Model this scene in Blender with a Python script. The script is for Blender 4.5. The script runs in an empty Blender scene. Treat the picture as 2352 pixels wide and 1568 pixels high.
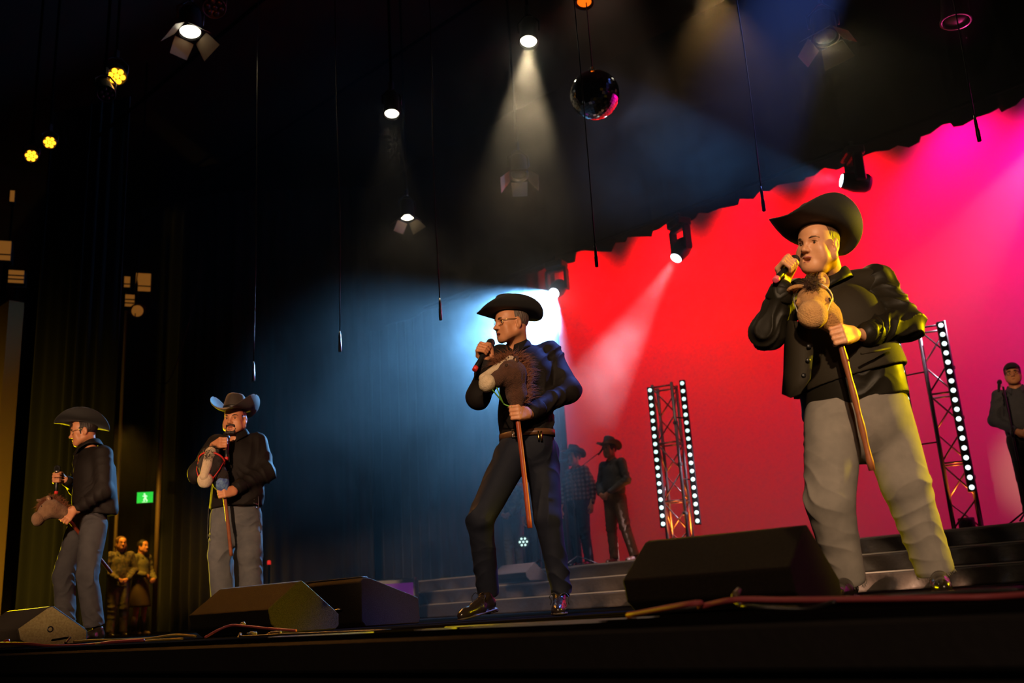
import bpy, math, random
import numpy as np
from mathutils import Vector, Matrix
S = bpy.context.scene
COL = S.collection
rng = np.random.RandomState(7)
A = lambda *v: np.array(v if len(v) > 1 else v[0], float)
nrm = lambda v: np.asarray(v, float) / np.linalg.norm(v)

# ---------------------------------------------------------------- camera, world, exposure
HEADING, PITCH, ROLL = 0.749, 0.2688, 0.0624
_h = A(-math.sin(HEADING), math.cos(HEADING), 0); _r = A(math.cos(HEADING), math.sin(HEADING), 0); _u = A(0, 0, 1)
_fw = math.cos(PITCH) * _h + math.sin(PITCH) * _u
_up = -math.sin(PITCH) * _h + math.cos(PITCH) * _u
_cx = math.cos(ROLL) * _r - math.sin(ROLL) * _up
_cy = math.sin(ROLL) * _r + math.cos(ROLL) * _up
cam = bpy.data.cameras.new('camera'); camo = bpy.data.objects.new('camera', cam); COL.objects.link(camo)
camo.matrix_world = Matrix(((_cx[0], _cy[0], -_fw[0], 0), (_cx[1], _cy[1], -_fw[1], 0), (_cx[2], _cy[2], -_fw[2], 0.05), (0, 0, 0, 1)))
cam.sensor_width = 36; cam.lens = 36 * 2227 / 2352; cam.clip_start = 0.05; cam.clip_end = 200
cam.dof.use_dof = True; cam.dof.focus_distance = 5.9; cam.dof.aperture_fstop = 2.2
S.camera = camo
S.view_settings.view_transform = 'Standard'; S.view_settings.look = 'None'
S.view_settings.exposure = 0.0; S.view_settings.gamma = 1.0; S.view_settings.use_curve_mapping = False
W = bpy.data.worlds.new('world'); S.world = W; W.use_nodes = True
W.node_tree.nodes['Background'].inputs[0].default_value = (0.5, 0.45, 0.6, 1); W.node_tree.nodes['Background'].inputs[1].default_value = 0.0004
cy = S.cycles
cy.use_denoising = True; cy.max_bounces = 4; cy.diffuse_bounces = 2; cy.glossy_bounces = 3; cy.transmission_bounces = 4
cy.volume_bounces = 0; cy.transparent_max_bounces = 6; cy.caustics_reflective = False; cy.caustics_refractive = False
cy.sample_clamp_indirect = 4; cy.volume_max_steps = 20; cy.volume_step_rate = 2.0; cy.adaptive_threshold = 0.05; cy.adaptive_min_samples = 24

def lamp(name, kind, loc, aim, power, col, size=0.1, angle=40, blend=0.4, sy=None):
    l = bpy.data.lights.new(name, kind); o = bpy.data.objects.new(name, l); COL.objects.link(o)
    o.location = loc
    o.rotation_euler = (Vector(aim) - Vector(loc)).to_track_quat('-Z', 'Y').to_euler()
    l.energy = power; l.color = col
    if kind == 'SPOT':
        l.spot_size = math.radians(angle); l.spot_blend = blend; l.shadow_soft_size = size
    elif kind == 'AREA':
        l.size = size
        if sy: l.shape = 'RECTANGLE'; l.size_y = sy
    else: l.shadow_soft_size = size
    return o

AMB, YEL = (1, .66, .38), (1, .70, .0)
# follow spots from the back of the audience, one per singer
for p, q, w, c in (((3.0, -2.9, 4.4), (-2.0, 4.5, 1.2), 3300, AMB), ((1.7, -3.2, 4.5), (-3.9, 4.3, 1.12), 2900, AMB), ((-.9, -3.0, 2.4), (-7.25, 4.3, 1.0), 3000, (1, .60, .34)), ((-1.9, -3.6, 2.6), (-8.3, 3.5, .95), 3000, (1, .60, .34))):
    lamp('follow_spot', 'SPOT', p, q, w, c, .12, 16, .4)
# yellow side booms in the wings
lamp('side_boom_left', 'SPOT', (-13.5, 4.7, 1.2), (-7.9, 3.8, 1.1), 2200, YEL, .10, 34, .5)
lamp('side_boom_right', 'SPOT', (1.0, 8.5, 2.5), (-1.95, 4.6, .92), 3400, YEL, .10, 22, .5)
lamp('wing_wash', 'SPOT', (-16.6, 7.6, 3.6), (-17.6, 8.4, 0.2), 520, (1, .50, .04), .3, 110, .8)
lamp('panel_wash', 'SPOT', (-15.2, 3.0, .6), (-17.2, 5.8, 1.6), 420, (1, .62, .05), .1, 90, .9)
# front-of-house special on the end of the choir
lamp('choir_special', 'SPOT', (0, -5, 6.6), (-3.2, 11.6, 2.05), 4500, (1, .58, .30), .1, 4.6, 1.0)
lamp('riser_top_fill', 'SPOT', (-6.6, 9.2, 9.2), (-7.0, 9.9, .2), 700, (1, .64, .42), .15, 48, .9)  # unseen lamp added overhead to brighten the riser skirts
lamp('riser_side_fill', 'SPOT', (1.6, 8.4, .55), (-6.5, 10.3, -.3), 4500, (1, .58, .36), .05, 12, .6)  # unseen low lamp added to shade the skirt folds from the side
lamp('apron_fill', 'SPOT', (2.5, -3.5, 3.2), (-2.6, 2.7, .1), 420, (1, .62, .40), .2, 44, .8)  # soft front fill added for the cables, tape and near monitor
lamp('back_wash_blue', 'SPOT', (-2.2, 9.6, 9.0), (-3.95, 4.35, .45), 9000, (.13, .24, 1), .08, 10, .4)
# cyclorama washes hidden above the border
for x, c, p in ((-11.0, (1, .0, .002), 1008), (-9.2, (1, .0, .002), 1260), (-7.4, (1, .0, .003), 1260), (-5.6, (1, .0, .01), 1260), (-3.9, (1, .0, .10), 1260), (-2.2, (1, .0, .34), 1344), (-.4, (1, .0, .46), 1344)):
    lamp('cyc_wash', 'SPOT', (x, 13.25, 7.3), (x, 14.0, .2), p, c, .15, 92, 1.0)


# ---------------------------------------------------------------- materials
def mat(name, col, rough=0.6, metal=0.0, emit=None, es=0.0, noise=None, bump=None, spec=0.5, coat=0, sheen=0, trans=0):
    """noise=(scale, amount, second colour) varies the colour; bump=(scale, strength, stretch)"""
    m = bpy.data.materials.new(name); m.use_nodes = True
    nt = m.node_tree; b = nt.nodes['Principled BSDF']
    b.inputs['Base Color'].default_value = (*col, 1); b.inputs['Roughness'].default_value = rough
    b.inputs['Metallic'].default_value = metal; b.inputs['Specular IOR Level'].default_value = spec
    b.inputs['Coat Weight'].default_value = coat; b.inputs['Sheen Weight'].default_value = sheen
    b.inputs['Transmission Weight'].default_value = trans
    if emit:
        b.inputs['Emission Color'].default_value = (*emit, 1); b.inputs['Emission Strength'].default_value = es
        m.cycles.emission_sampling = 'NONE' if es < 3 else 'AUTO'
    tc = nt.nodes.new('ShaderNodeTexCoord')
    if noise:
        n = nt.nodes.new('ShaderNodeTexNoise'); n.inputs['Scale'].default_value = noise[0]; n.inputs['Detail'].default_value = 6
        r = nt.nodes.new('ShaderNodeValToRGB'); r.color_ramp.elements[0].position = 0.5 - noise[1] / 2; r.color_ramp.elements[1].position = 0.5 + noise[1] / 2
        r.color_ramp.elements[0].color = (*col, 1); r.color_ramp.elements[1].color = (*noise[2], 1)
        nt.links.new(tc.outputs['Object'], n.inputs['Vector']); nt.links.new(n.outputs['Fac'], r.inputs[0]); nt.links.new(r.outputs[0], b.inputs['Base Color'])
    if bump:
        mp = nt.nodes.new('ShaderNodeMapping'); mp.inputs['Scale'].default_value = bump[2] if len(bump) > 2 else (1, 1, 1)
        n2 = nt.nodes.new('ShaderNodeTexNoise'); n2.inputs['Scale'].default_value = bump[0]; n2.inputs['Detail'].default_value = 5
        if len(bump) > 3: n2.noise_type = 'RIDGED_MULTIFRACTAL'; n2.inputs['Detail'].default_value = 2; n2.inputs['Distortion'].default_value = .8
        bp = nt.nodes.new('ShaderNodeBump'); bp.inputs['Strength'].default_value = bump[1]; bp.inputs['Distance'].default_value = 0.02
        nt.links.new(tc.outputs['Object'], mp.inputs[0]); nt.links.new(mp.outputs[0], n2.inputs['Vector'])
        nt.links.new(n2.outputs['Fac'], bp.inputs['Height']); nt.links.new(bp.outputs[0], b.inputs['Normal'])
    return m

M = {}
M['skin'] = mat('skin', (.66, .29, .14), .5, noise=(9, .5, (.60, .23, .10)), bump=(60, .05))
M['skin_pale'] = mat('skin_pale', (.68, .35, .19), .48, noise=(9, .5, (.62, .28, .14)), bump=(60, .05))
M['lip'] = mat('lip', (.40, .12, .10), .4)
M['eye'] = mat('eye', (.75, .72, .68), .15)
M['iris'] = mat('iris', (.05, .03, .02), .1)
M['hair_dark'] = mat('hair_dark', (.022, .014, .010), .5, bump=(120, .5, (1, 1, .2)))
M['hair_brown'] = mat('hair_brown', (.10, .045, .02), .5, bump=(120, .5, (1, 1, .2)))
M['hair_grey'] = mat('hair_grey', (.13, .09, .07), .55, bump=(120, .5, (1, 1, .2)))
M['felt'] = mat('felt', (.0065, .0055, .0055), .75, bump=(300, .12), sheen=.15)
M['felt_brown'] = mat('felt_brown', (.035, .024, .018), .75, bump=(300, .12), sheen=.15)
M['band'] = mat('band', (.006, .005, .005), .45)
M['shirt'] = mat('shirt', (.0125, .0095, .0085), .7, bump=(7, .35, (1, 1, .8), 1), spec=.15)
M['satin'] = mat('satin', (.013, .011, .0075), .5, bump=(7, .4, (1, 1, .8), 1), spec=.18)
M['vest'] = mat('vest', (.022, .017, .010), .7, bump=(200, .08), spec=.2)
M['jean_grey'] = mat('jean_grey', (.25, .225, .20), .85, noise=(14, .6, (.17, .155, .14)), bump=(6, .35, (1, 1, .9), 1), spec=.15)
M['jean_blue'] = mat('jean_blue', (.075, .078, .088), .85, noise=(11, .6, (.14, .138, .14)), bump=(8, .5, (1, 1, 1.3), 1), spec=.15)
M['jean_dark'] = mat('jean_dark', (.009, .0105, .018), .7, noise=(10, .6, (.015, .017, .028)), bump=(7, .4, (1, 1, 1.2), 1), spec=.15)
M['jean_slate'] = mat('jean_slate', (.034, .033, .037), .8, noise=(11, .6, (.060, .057, .060)), bump=(8, .5, (1, 1, 1.3), 1), spec=.15)
M['leather'] = mat('leather', (.018, .012, .009), .22, coat=.5, bump=(40, .08))
M['leather_brown'] = mat('leather_brown', (.12, .05, .02), .4, bump=(50, .1))
M['sole'] = mat('sole', (.05, .035, .025), .6)
M['metal'] = mat('metal', (.55, .52, .48), .3, metal=1)
M['gold'] = mat('gold', (.75, .50, .15), .25, metal=1)
M['glass'] = mat('glass', (.9, .9, .9), .05, trans=1.0)
M['black_metal'] = mat('black_metal', (.014, .014, .015), .42, bump=(90, .05))
M['black_plastic'] = mat('black_plastic', (.010, .010, .011), .35)
M['mic_grille'] = mat('mic_grille', (.045, .045, .045), .4, metal=.7, bump=(900, .6))
M['red_tape'] = mat('red_tape', (.7, .03, .03), .5)
M['pink_tape'] = mat('pink_tape', (.8, .12, .2), .5)
M['stick_red'] = mat('stick_red', (.42, .07, .025), .4, noise=(20, .5, (.30, .05, .02)))
M['stick_brown'] = mat('stick_brown', (.22, .07, .03), .35, noise=(24, .5, (.36, .12, .05)))
M['fur_tan'] = mat('fur_tan', (.58, .29, .09), .9, noise=(30, .6, (.44, .20, .06)), bump=(160, .6), sheen=.08)
M['fur_muzzle'] = mat('fur_muzzle', (.66, .36, .13), .9, noise=(40, .5, (.54, .27, .09)), bump=(160, .6), sheen=.08)
M['fur_brown'] = mat('fur_brown', (.060, .020, .009), .9, noise=(26, .6, (.11, .04, .018)), bump=(160, .6), sheen=.08)
M['fur_rust'] = mat('fur_rust', (.34, .11, .035), .85, noise=(26, .6, (.20, .06, .02)), bump=(160, .6), sheen=.08)
M['fur_dark'] = mat('fur_dark', (.022, .013, .010), .9, bump=(160, .6), sheen=.08)
M['fur_cream'] = mat('fur_cream', (.74, .58, .40), .9, noise=(40, .5, (.62, .46, .30)), bump=(160, .5), sheen=.08)
M['fur_bay'] = mat('fur_bay', (.20, .10, .05), .9, noise=(24, .6, (.34, .19, .10)), bump=(160, .6), sheen=.08)
M['ear_inner'] = mat('ear_inner', (.62, .36, .20), .9)
M['ribbon_red'] = mat('ribbon_red', (.72, .04, .03), .5)
M['ribbon_green'] = mat('ribbon_green', (.18, .45, .06), .5)
M['string'] = mat('string', (.75, .68, .6), .6)
M['bandana'] = mat('bandana', (.03, .05, .30), .7, noise=(38, .35, (.16, .30, .50)), bump=(40, .4))
M['curtain'] = mat('curtain', (.006, .0055, .0055), .9, bump=(60, .2), sheen=.15)
M['border'] = mat('border', (.004, .004, .0045), .95)
M['skirt'] = mat('skirt', (.085, .066, .056), .55, bump=(14, .5), sheen=.1)
M['cyc'] = mat('cyc', (.80, .80, .80), .95)
M['stage_black'] = mat('stage_black', (.0045, .004, .004), .7, noise=(5, .6, (.008, .007, .0065)), bump=(35, .12), spec=0)
M['fascia'] = mat('fascia', (.005, .004, .0035), .8, noise=(3, .7, (.009, .0065, .005)), bump=(30, .15))
M['wedge'] = mat('wedge', (.024, .019, .014), .68, noise=(160, .5, (.048, .038, .027)), bump=(420, .7), spec=.15)
M['wedge_scuffed_lit'] = mat('wedge_scuffed_lit', (.24, .19, .06), .7, noise=(70, .3, (.34, .28, .11)), bump=(320, .6))  # scuffed end panel with the yellow light on it put into the colour
M['grille'] = mat('grille', (.02, .02, .02), .5, bump=(700, .8))
M['alu'] = mat('alu', (.45, .45, .46), .35, metal=.9, bump=(40, .05))
M['truss'] = mat('truss', (.20, .19, .19), .4, metal=.85, bump=(40, .08))
M['nosing'] = mat('nosing', (.62, .58, .52), .4)
M['tape_white'] = mat('tape_white', (.7, .75, .78), .4)
M['cable_red'] = mat('cable_red', (.48, .09, .10), .55)
M['cable_black'] = mat('cable_black', (.016, .015, .013), .4)
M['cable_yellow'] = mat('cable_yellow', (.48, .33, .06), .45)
M['wall'] = mat('wall', (.05, .04, .032), .8, bump=(8, .1))
M['wall_beige'] = mat('wall_beige', (.27, .165, .05), .8, bump=(8, .1))
M['pipe'] = mat('pipe', (.15, .10, .05), .5)
M['pipe_black'] = mat('pipe_black', (.004, .004, .004), .9, spec=0)
M['gel'] = mat('gel', (.20, .09, .02), .5, emit=(1, .36, .05), es=.16)
M['lens_warm'] = mat('lens_warm', (1, .9, .7), .2, emit=(1, .92, .68), es=9)
M['lens_amber'] = mat('lens_amber', (1, .6, .1), .2, emit=(1, .36, .012), es=3.5)
M['lens_amber_dim'] = mat('lens_amber_dim', (1, .4, .05), .2, emit=(1, .16, .005), es=1.3)
M['lens_blue'] = mat('lens_blue', (.8, .9, 1), .2, emit=(.72, .88, 1), es=12)
M['led'] = mat('led', (.8, 1, .95), .2, emit=(.66, 1, .92), es=1.35)
M['led_white'] = mat('led_white', (.9, 1, 1), .2, emit=(.84, 1, .98), es=1.4)
M['exit_green'] = mat('exit_green', (0, .5, .06), .5, emit=(0.0, .55, .05), es=1.0)
M['exit_white'] = mat('exit_white', (.8, 1, .9), .5, emit=(.55, 1, .75), es=1.0)
M['barn'] = mat('barn', (.17, .12, .075), .45, bump=(30, .1))
M['mirror'] = mat('mirror', (.82, .82, .84), .06, metal=1)
M['mirror_core'] = mat('mirror_core', (.05, .05, .05), .5)
M['cap'] = mat('cap', (.012, .010, .012), .8)
M['denim_jacket'] = mat('denim_jacket', (.030, .034, .050), .75, noise=(12, .6, (.055, .06, .08)), bump=(60, .4))
M['denim_green'] = mat('denim_green', (.055, .065, .065), .75, noise=(12, .6, (.085, .09, .085)), bump=(60, .4))
M['khaki'] = mat('khaki', (.19, .12, .07), .8, bump=(30, .3))
M['navy'] = mat('navy', (.016, .02, .034), .8, bump=(30, .3))
M['black_cloth'] = mat('black_cloth', (.012, .011, .012), .8, bump=(30, .3))
M['grey_cloth'] = mat('grey_cloth', (.09, .10, .11), .8, bump=(30, .3))
M['pale_cloth'] = mat('pale_cloth', (.40, .34, .27), .8, bump=(30, .3))
M['olive_cloth'] = mat('olive_cloth', (.16, .14, .06), .8, bump=(30, .3))
M['camo_cloth'] = mat('camo_cloth', (.14, .10, .05), .8, noise=(24, .2, (.05, .045, .03)), bump=(30, .3))
M['brown_cloth'] = mat('brown_cloth', (.07, .04, .02), .8, bump=(30, .3))
M['boot'] = mat('boot', (.10, .05, .03), .4)
M['white_shoe'] = mat('white_shoe', (.65, .60, .55), .6)
M['purple_glow'] = mat('purple_glow', (.1, .02, .12), .6, emit=(.16, .01, .22), es=.35)  # purple light falling on the case front, put in as faint emission
M['red_led'] = mat('red_led', (.8, .02, .02), .5, emit=(1, .03, .02), es=.5)

def plaid():
    m = mat('plaid', (.25, .04, .04), .8); nt = m.node_tree; b = nt.nodes['Principled BSDF']
    tc = nt.nodes.new('ShaderNodeTexCoord'); sx = nt.nodes.new('ShaderNodeSeparateXYZ'); nt.links.new(tc.outputs['Object'], sx.inputs[0])
    def band(src, fr, th):
        a = nt.nodes.new('ShaderNodeMath'); a.operation = 'MULTIPLY'; a.inputs[1].default_value = fr; nt.links.new(src, a.inputs[0])
        f = nt.nodes.new('ShaderNodeMath'); f.operation = 'FRACT'; nt.links.new(a.outputs[0], f.inputs[0])
        g = nt.nodes.new('ShaderNodeMath'); g.operation = 'GREATER_THAN'; g.inputs[1].default_value = th; nt.links.new(f.outputs[0], g.inputs[0])
        return g.outputs[0]
    add = nt.nodes.new('ShaderNodeMath'); add.operation = 'ADD'
    ad0 = nt.nodes.new('ShaderNodeMath'); ad0.operation = 'ADD'; nt.links.new(sx.outputs['X'], ad0.inputs[0]); nt.links.new(sx.outputs['Y'], ad0.inputs[1])
    nt.links.new(band(ad0.outputs[0], 12, .5), add.inputs[0]); nt.links.new(band(sx.outputs['Z'], 15, .5), add.inputs[1])
    r = nt.nodes.new('ShaderNodeValToRGB'); r.color_ramp.interpolation = 'CONSTANT'
    e = r.color_ramp.elements; e[0].color = (.30, .16, .13, 1); e[1].position = .34; e[1].color = (.13, .035, .03, 1)
    e3 = e.new(.67); e3.color = (.025, .012, .014, 1)
    dv = nt.nodes.new('ShaderNodeMath'); dv.operation = 'MULTIPLY'; dv.inputs[1].default_value = .45; nt.links.new(add.outputs[0], dv.inputs[0])
    nt.links.new(dv.outputs[0], r.inputs[0]); nt.links.new(r.outputs[0], b.inputs['Base Color'])
    return m
M['plaid'] = plaid()

# ---------------------------------------------------------------- object helpers
def link(name, me, m, parent=None, smooth=True):
    ms = m if isinstance(m, (list, tuple)) else [m]
    for q in ms: me.materials.append(M[q] if isinstance(q, str) else q)
    if smooth: me.polygons.foreach_set('use_smooth', np.ones(len(me.polygons), bool))
    o = bpy.data.objects.new(name, me); COL.objects.link(o)
    if parent: o.parent = parent
    return o

def mesh(v, f, loc=(0, 0, 0)):
    me = bpy.data.meshes.new('m'); v = np.asarray(v, np.float32) - np.asarray(loc, np.float32)
    if isinstance(f, np.ndarray):
        n, k = f.shape
        me.vertices.add(len(v)); me.vertices.foreach_set('co', v.ravel())
        me.loops.add(n * k); me.loops.foreach_set('vertex_index', f.ravel().astype(np.int32))
        me.polygons.add(n); me.polygons.foreach_set('loop_start', np.arange(0, n * k, k, dtype=np.int32))
        me.update(calc_edges=True)
    else:
        me.from_pydata(v.tolist(), [], f); me.update()
    return me

def thing(name, label, cat, loc=(0, 0, 0), group=None):
    o = bpy.data.objects.new(name, None); COL.objects.link(o); o.location = loc; o.empty_display_size = .1
    return tag(o, label, cat, group)

def tag(o, label=None, cat=None, group=None, kind=None):
    if label: o['label'] = label
    if cat: o['category'] = cat
    if group: o['group'] = group
    if kind: o['kind'] = kind
    return o

def put(name, vf, m, parent=None, smooth=True):
    """links one mesh built in world coordinates under its thing"""
    p = parent; loc = A(0, 0, 0)
    while p is not None: loc = loc + A(*p.location); p = p.parent
    o = link(name, mesh(vf[0], vf[1], loc), m, parent, smooth)
    return o

def solo(name, vf, m, label, cat, group=None, kind=None, smooth=True):
    """a thing that is a single mesh: origin at the middle of its base"""
    v = np.asarray(vf[0]); c = (v.max(0) + v.min(0)) / 2; c[2] = v[:, 2].min()
    o = link(name, mesh(v, vf[1], c), m, None, smooth); o.location = c
    return tag(o, label, cat, group, kind)

def merge(*parts):
    vs, fs, n = [], [], 0
    for v, f in parts:
        v = np.asarray(v, float); vs.append(v); fs += [[int(i) + n for i in q] for q in f]; n += len(v)
    return np.vstack(vs), fs

def frame(d, hint=(0, 0, 1)):
    d = nrm(d); h = A(hint)
    if abs(d @ nrm(h)) > .97: h = A(1, 0, 0) if abs(d[0]) < .9 else A(0, 1, 0)
    a = nrm(np.cross(h, d)); b = np.cross(d, a)
    return a, b, d

def box(c, s, R=None, bev=0.0):
    """box of full size s about c; R = 3 column axes; bevelled edges when bev > 0"""
    s = A(s) / 2; R = np.eye(3) if R is None else np.asarray(R).T if False else np.asarray(R)
    if bev <= 0:
        v = A([[x, y, z] for x in (-1, 1) for y in (-1, 1) for z in (-1, 1)]) * s
        f = [[0, 1, 3, 2], [4, 6, 7, 5], [0, 4, 5, 1], [2, 3, 7, 6], [0, 2, 6, 4], [1, 5, 7, 3]]
        return v @ R + A(c), f
    v = []; idx = {}
    for x in (0, 1):
        for y in (0, 1):
            for z in (0, 1):
                sg = A(x * 2 - 1, y * 2 - 1, z * 2 - 1)
                for ax in range(3):
                    p = sg * (s - bev); p[ax] = sg[ax] * s[ax]; idx[x, y, z, ax] = len(v); v.append(p)
    f = []
    for ax in range(3):
        o = [i for i in range(3) if i != ax]
        for sd in (0, 1):
            q = []
            for a, b in ((0, 0), (1, 0), (1, 1), (0, 1)):
                k = [0, 0, 0]; k[ax] = sd; k[o[0]] = a; k[o[1]] = b; q.append(idx[(*k, ax)])
            f.append(q)
        for a in (0, 1):
            for b in (0, 1):
                k0 = [0, 0, 0]; k1 = [0, 0, 0]; k0[o[0]] = k1[o[0]] = a; k0[o[1]] = k1[o[1]] = b; k1[ax] = 1
                f.append([idx[(*k0, o[0])], idx[(*k1, o[0])], idx[(*k1, o[1])], idx[(*k0, o[1])]])
    for x in (0, 1):
        for y in (0, 1):
            for z in (0, 1): f.append([idx[x, y, z, i] for i in range(3)])
    v = A(v); out = []
    for q in f:
        p = v[q]; n = np.cross(p[1] - p[0], p[2] - p[0]); out.append(q if n @ p.mean(0) > 0 else q[::-1])
    return v @ R + A(c), out

def tube(pts, r, n=10, cap=True, flat=None):
    """swept tube along points; r number or list; flat=(direction, factor)"""
    P = A([list(p) for p in pts]); m = len(P); r = np.full(m, r) if np.isscalar(r) else A(list(r))
    v = []; T = np.gradient(P, axis=0); ref = None
    for i in range(m):
        t = nrm(T[i])
        if ref is None: a, b, _ = frame(t)
        else:
            a = ref - (ref @ t) * t; a = nrm(a); b = np.cross(t, a)
        ref = a
        for k in range(n):
            w = 2 * math.pi * k / n; o = (a * math.cos(w) + b * math.sin(w)) * r[i]
            if flat is not None: d = nrm(flat[0]); o = o - d * (o @ d) * (1 - flat[1])
            v.append(P[i] + o)
    f = [[i * n + k, i * n + (k + 1) % n, (i + 1) * n + (k + 1) % n, (i + 1) * n + k] for i in range(m - 1) for k in range(n)]
    if cap: f += [list(range(n))[::-1], [(m - 1) * n + k for k in range(n)]]
    return A(v), f

def spline(pts, n=8):
    P = A([list(p) for p in pts]); P = np.vstack([2 * P[0] - P[1], P, 2 * P[-1] - P[-2]]); out = []
    for i in range(1, len(P) - 2):
        for k in range(n):
            t = k / n; a, b, c, d = P[i - 1:i + 3]
            out.append(.5 * (2 * b + (c - a) * t + (2 * a - 5 * b + 4 * c - d) * t * t + (3 * b - a - 3 * c + d) * t ** 3))
    out.append(P[-2]); return A(out)

def lathe(c, axis, prof, n=24, cap=True):
    """profile of (distance along axis, radius)"""
    a, b, d = frame(axis); v = []
    for h, r in prof:
        for k in range(n):
            w = 2 * math.pi * k / n; v.append(A(c) + d * h + (a * math.cos(w) + b * math.sin(w)) * r)
    m = len(prof); f = [[i * n + k, i * n + (k + 1) % n, (i + 1) * n + (k + 1) % n, (i + 1) * n + k] for i in range(m - 1) for k in range(n)]
    if cap: f += [list(range(n))[::-1], [(m - 1) * n + k for k in range(n)]]
    return A(v), f

def grid(P):
    """P: array (m, n, 3) -> surface"""
    m, n, _ = P.shape; i = np.arange(m * n).reshape(m, n)
    f = np.stack([i[:-1, :-1], i[:-1, 1:], i[1:, 1:], i[1:, :-1]], -1).reshape(-1, 4)
    return P.reshape(-1, 3), f.tolist()

def slab(P, th):
    """closed sheet of thickness th from a grid of points"""
    P = np.asarray(P, float); m, n, _ = P.shape
    du = np.gradient(P, axis=0); dv = np.gradient(P, axis=1); N = np.cross(du, dv); N /= np.linalg.norm(N, axis=-1, keepdims=True) + 1e-9
    a = P + N * th / 2; b = P - N * th / 2
    va, fa = grid(a); vb, fb = grid(b); k = m * n
    f = [q[::-1] for q in fa] + [[x + k for x in q] for q in fb]
    i = np.arange(k).reshape(m, n)
    ring = list(i[0, :]) + list(i[1:, -1]) + list(i[-1, -2::-1]) + list(i[-2:0:-1, 0])
    for q in range(len(ring)):
        a0, b0 = int(ring[q]), int(ring[(q + 1) % len(ring)]); f.append([a0, b0, b0 + k, a0 + k])
    return np.vstack([va, vb]), f

def prism(poly, c, ax, ay, az, w):
    """polygon (in ax, az) extruded by w along ay, centred"""
    n = len(poly); v = []
    for s in (-.5, .5):
        for p, q in poly: v.append(A(c) + A(ax) * p + A(az) * q + A(ay) * s * w)
    f = [list(range(n)), [n + i for i in range(n)][::-1]] + [[i + n, (i + 1) % n + n, (i + 1) % n, i][::1] for i in range(n)]
    return A(v), f

# ---------------------------------------------------------------- smooth solids: distance field + surface nets
class Field:
    def __init__(s, h): s.h = h; s.ops = []
    def cap(s, a, b, ra, rb=None, k=.02, flat=None, neg=False):
        a = A(a); b = A(b); rb = ra if rb is None else rb; R = max(ra, rb)
        lo = np.minimum(a, b) - R; hi = np.maximum(a, b) + R
        def d(p):
            q = p - a; ab = b - a
            if flat is not None:
                n = nrm(flat[0]).astype(np.float32); kk = 1 / flat[1] - 1
                q = q + (q @ n)[..., None] * n * np.float32(kk); ab = ab + (ab @ n) * n * kk
            ab = ab.astype(np.float32); L = float(ab @ ab) + 1e-12
            t = np.clip((q @ ab) / L, 0, 1); w = q - t[..., None] * ab
            e = np.sqrt(np.einsum('...i,...i', w, w)) - (ra + (rb - ra) * t)
            if flat is not None: e = e * np.float32(.5 + .5 * flat[1])
            return e
        s.ops.append((neg, k, lo, hi, d)); return s
    def ell(s, c, r, R=None, k=.02, neg=False):
        """ellipsoid; R rows = its axes in world space"""
        c = A(c); r = A(r) if np.ndim(r) else A(r, r, r); R = np.eye(3) if R is None else np.asarray(R)
        ext = np.sqrt(((R.T * r) ** 2).sum(1)); Rf = R.astype(np.float32).T; rf = r.astype(np.float32)
        def d(p):
            q = (p - c.astype(np.float32)) @ Rf; u = q / rf; k0 = np.sqrt(np.einsum('...i,...i', u, u)) + 1e-9
            w = u / rf; k1 = np.sqrt(np.einsum('...i,...i', w, w)) + 1e-9
            return k0 * (k0 - 1) / k1
        s.ops.append((neg, k, c - ext, c + ext, d)); return s
    def chain(s, pts, rs, k=.02, **kw):
        rs = [rs] * len(pts) if np.isscalar(rs) else rs
        for i in range(len(pts) - 1): s.cap(pts[i], pts[i + 1], rs[i], rs[i + 1], k, **kw)
        return s
    def plane(s, p, n, k=.006, box_=None):
        """keeps the side the normal points away from"""
        p = A(p).astype(np.float32); n = nrm(n).astype(np.float32)
        s.ops.append(('cut', k, box_[0] if box_ else None, box_[1] if box_ else None, lambda q: (q - p) @ n)); return s
    def build(s):
        h = s.h; lo = np.min([o[2] for o in s.ops if o[0] is False], 0) - 4 * h; hi = np.max([o[3] for o in s.ops if o[0] is False], 0) + 4 * h
        n = np.ceil((hi - lo) / h).astype(int) + 1
        ax = [(lo[i] + h * np.arange(n[i])).astype(np.float32) for i in range(3)]
        G = np.full(n, .15, np.float32)
        for neg, k, a, b, fn in s.ops:
            if a is None: a, b = lo, hi
            m = k * .6 + 4 * h
            i0 = np.clip(np.floor((a - m - lo) / h).astype(int), 0, n); i1 = np.clip(np.ceil((b + m - lo) / h).astype(int) + 1, 0, n)
            if (i1 <= i0).any(): continue
            sl = tuple(slice(i0[i], i1[i]) for i in range(3))
            p = np.stack(np.meshgrid(*[ax[i][sl[i]] for i in range(3)], indexing='ij'), -1)
            d = fn(p).astype(np.float32); g = G[sl]
            if neg == 'cut': d = d; u = np.maximum(k - np.abs(g - d), 0) / k; G[sl] = np.maximum(g, d) + u * u * k * .25
            elif neg: u = np.maximum(k - np.abs(g + d), 0) / k; G[sl] = np.maximum(g, -d) + u * u * k * .25
            else: u = np.maximum(k - np.abs(g - d), 0) / k; G[sl] = np.minimum(g, d) - u * u * k * .25
        return nets(G, lo, h)

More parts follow.
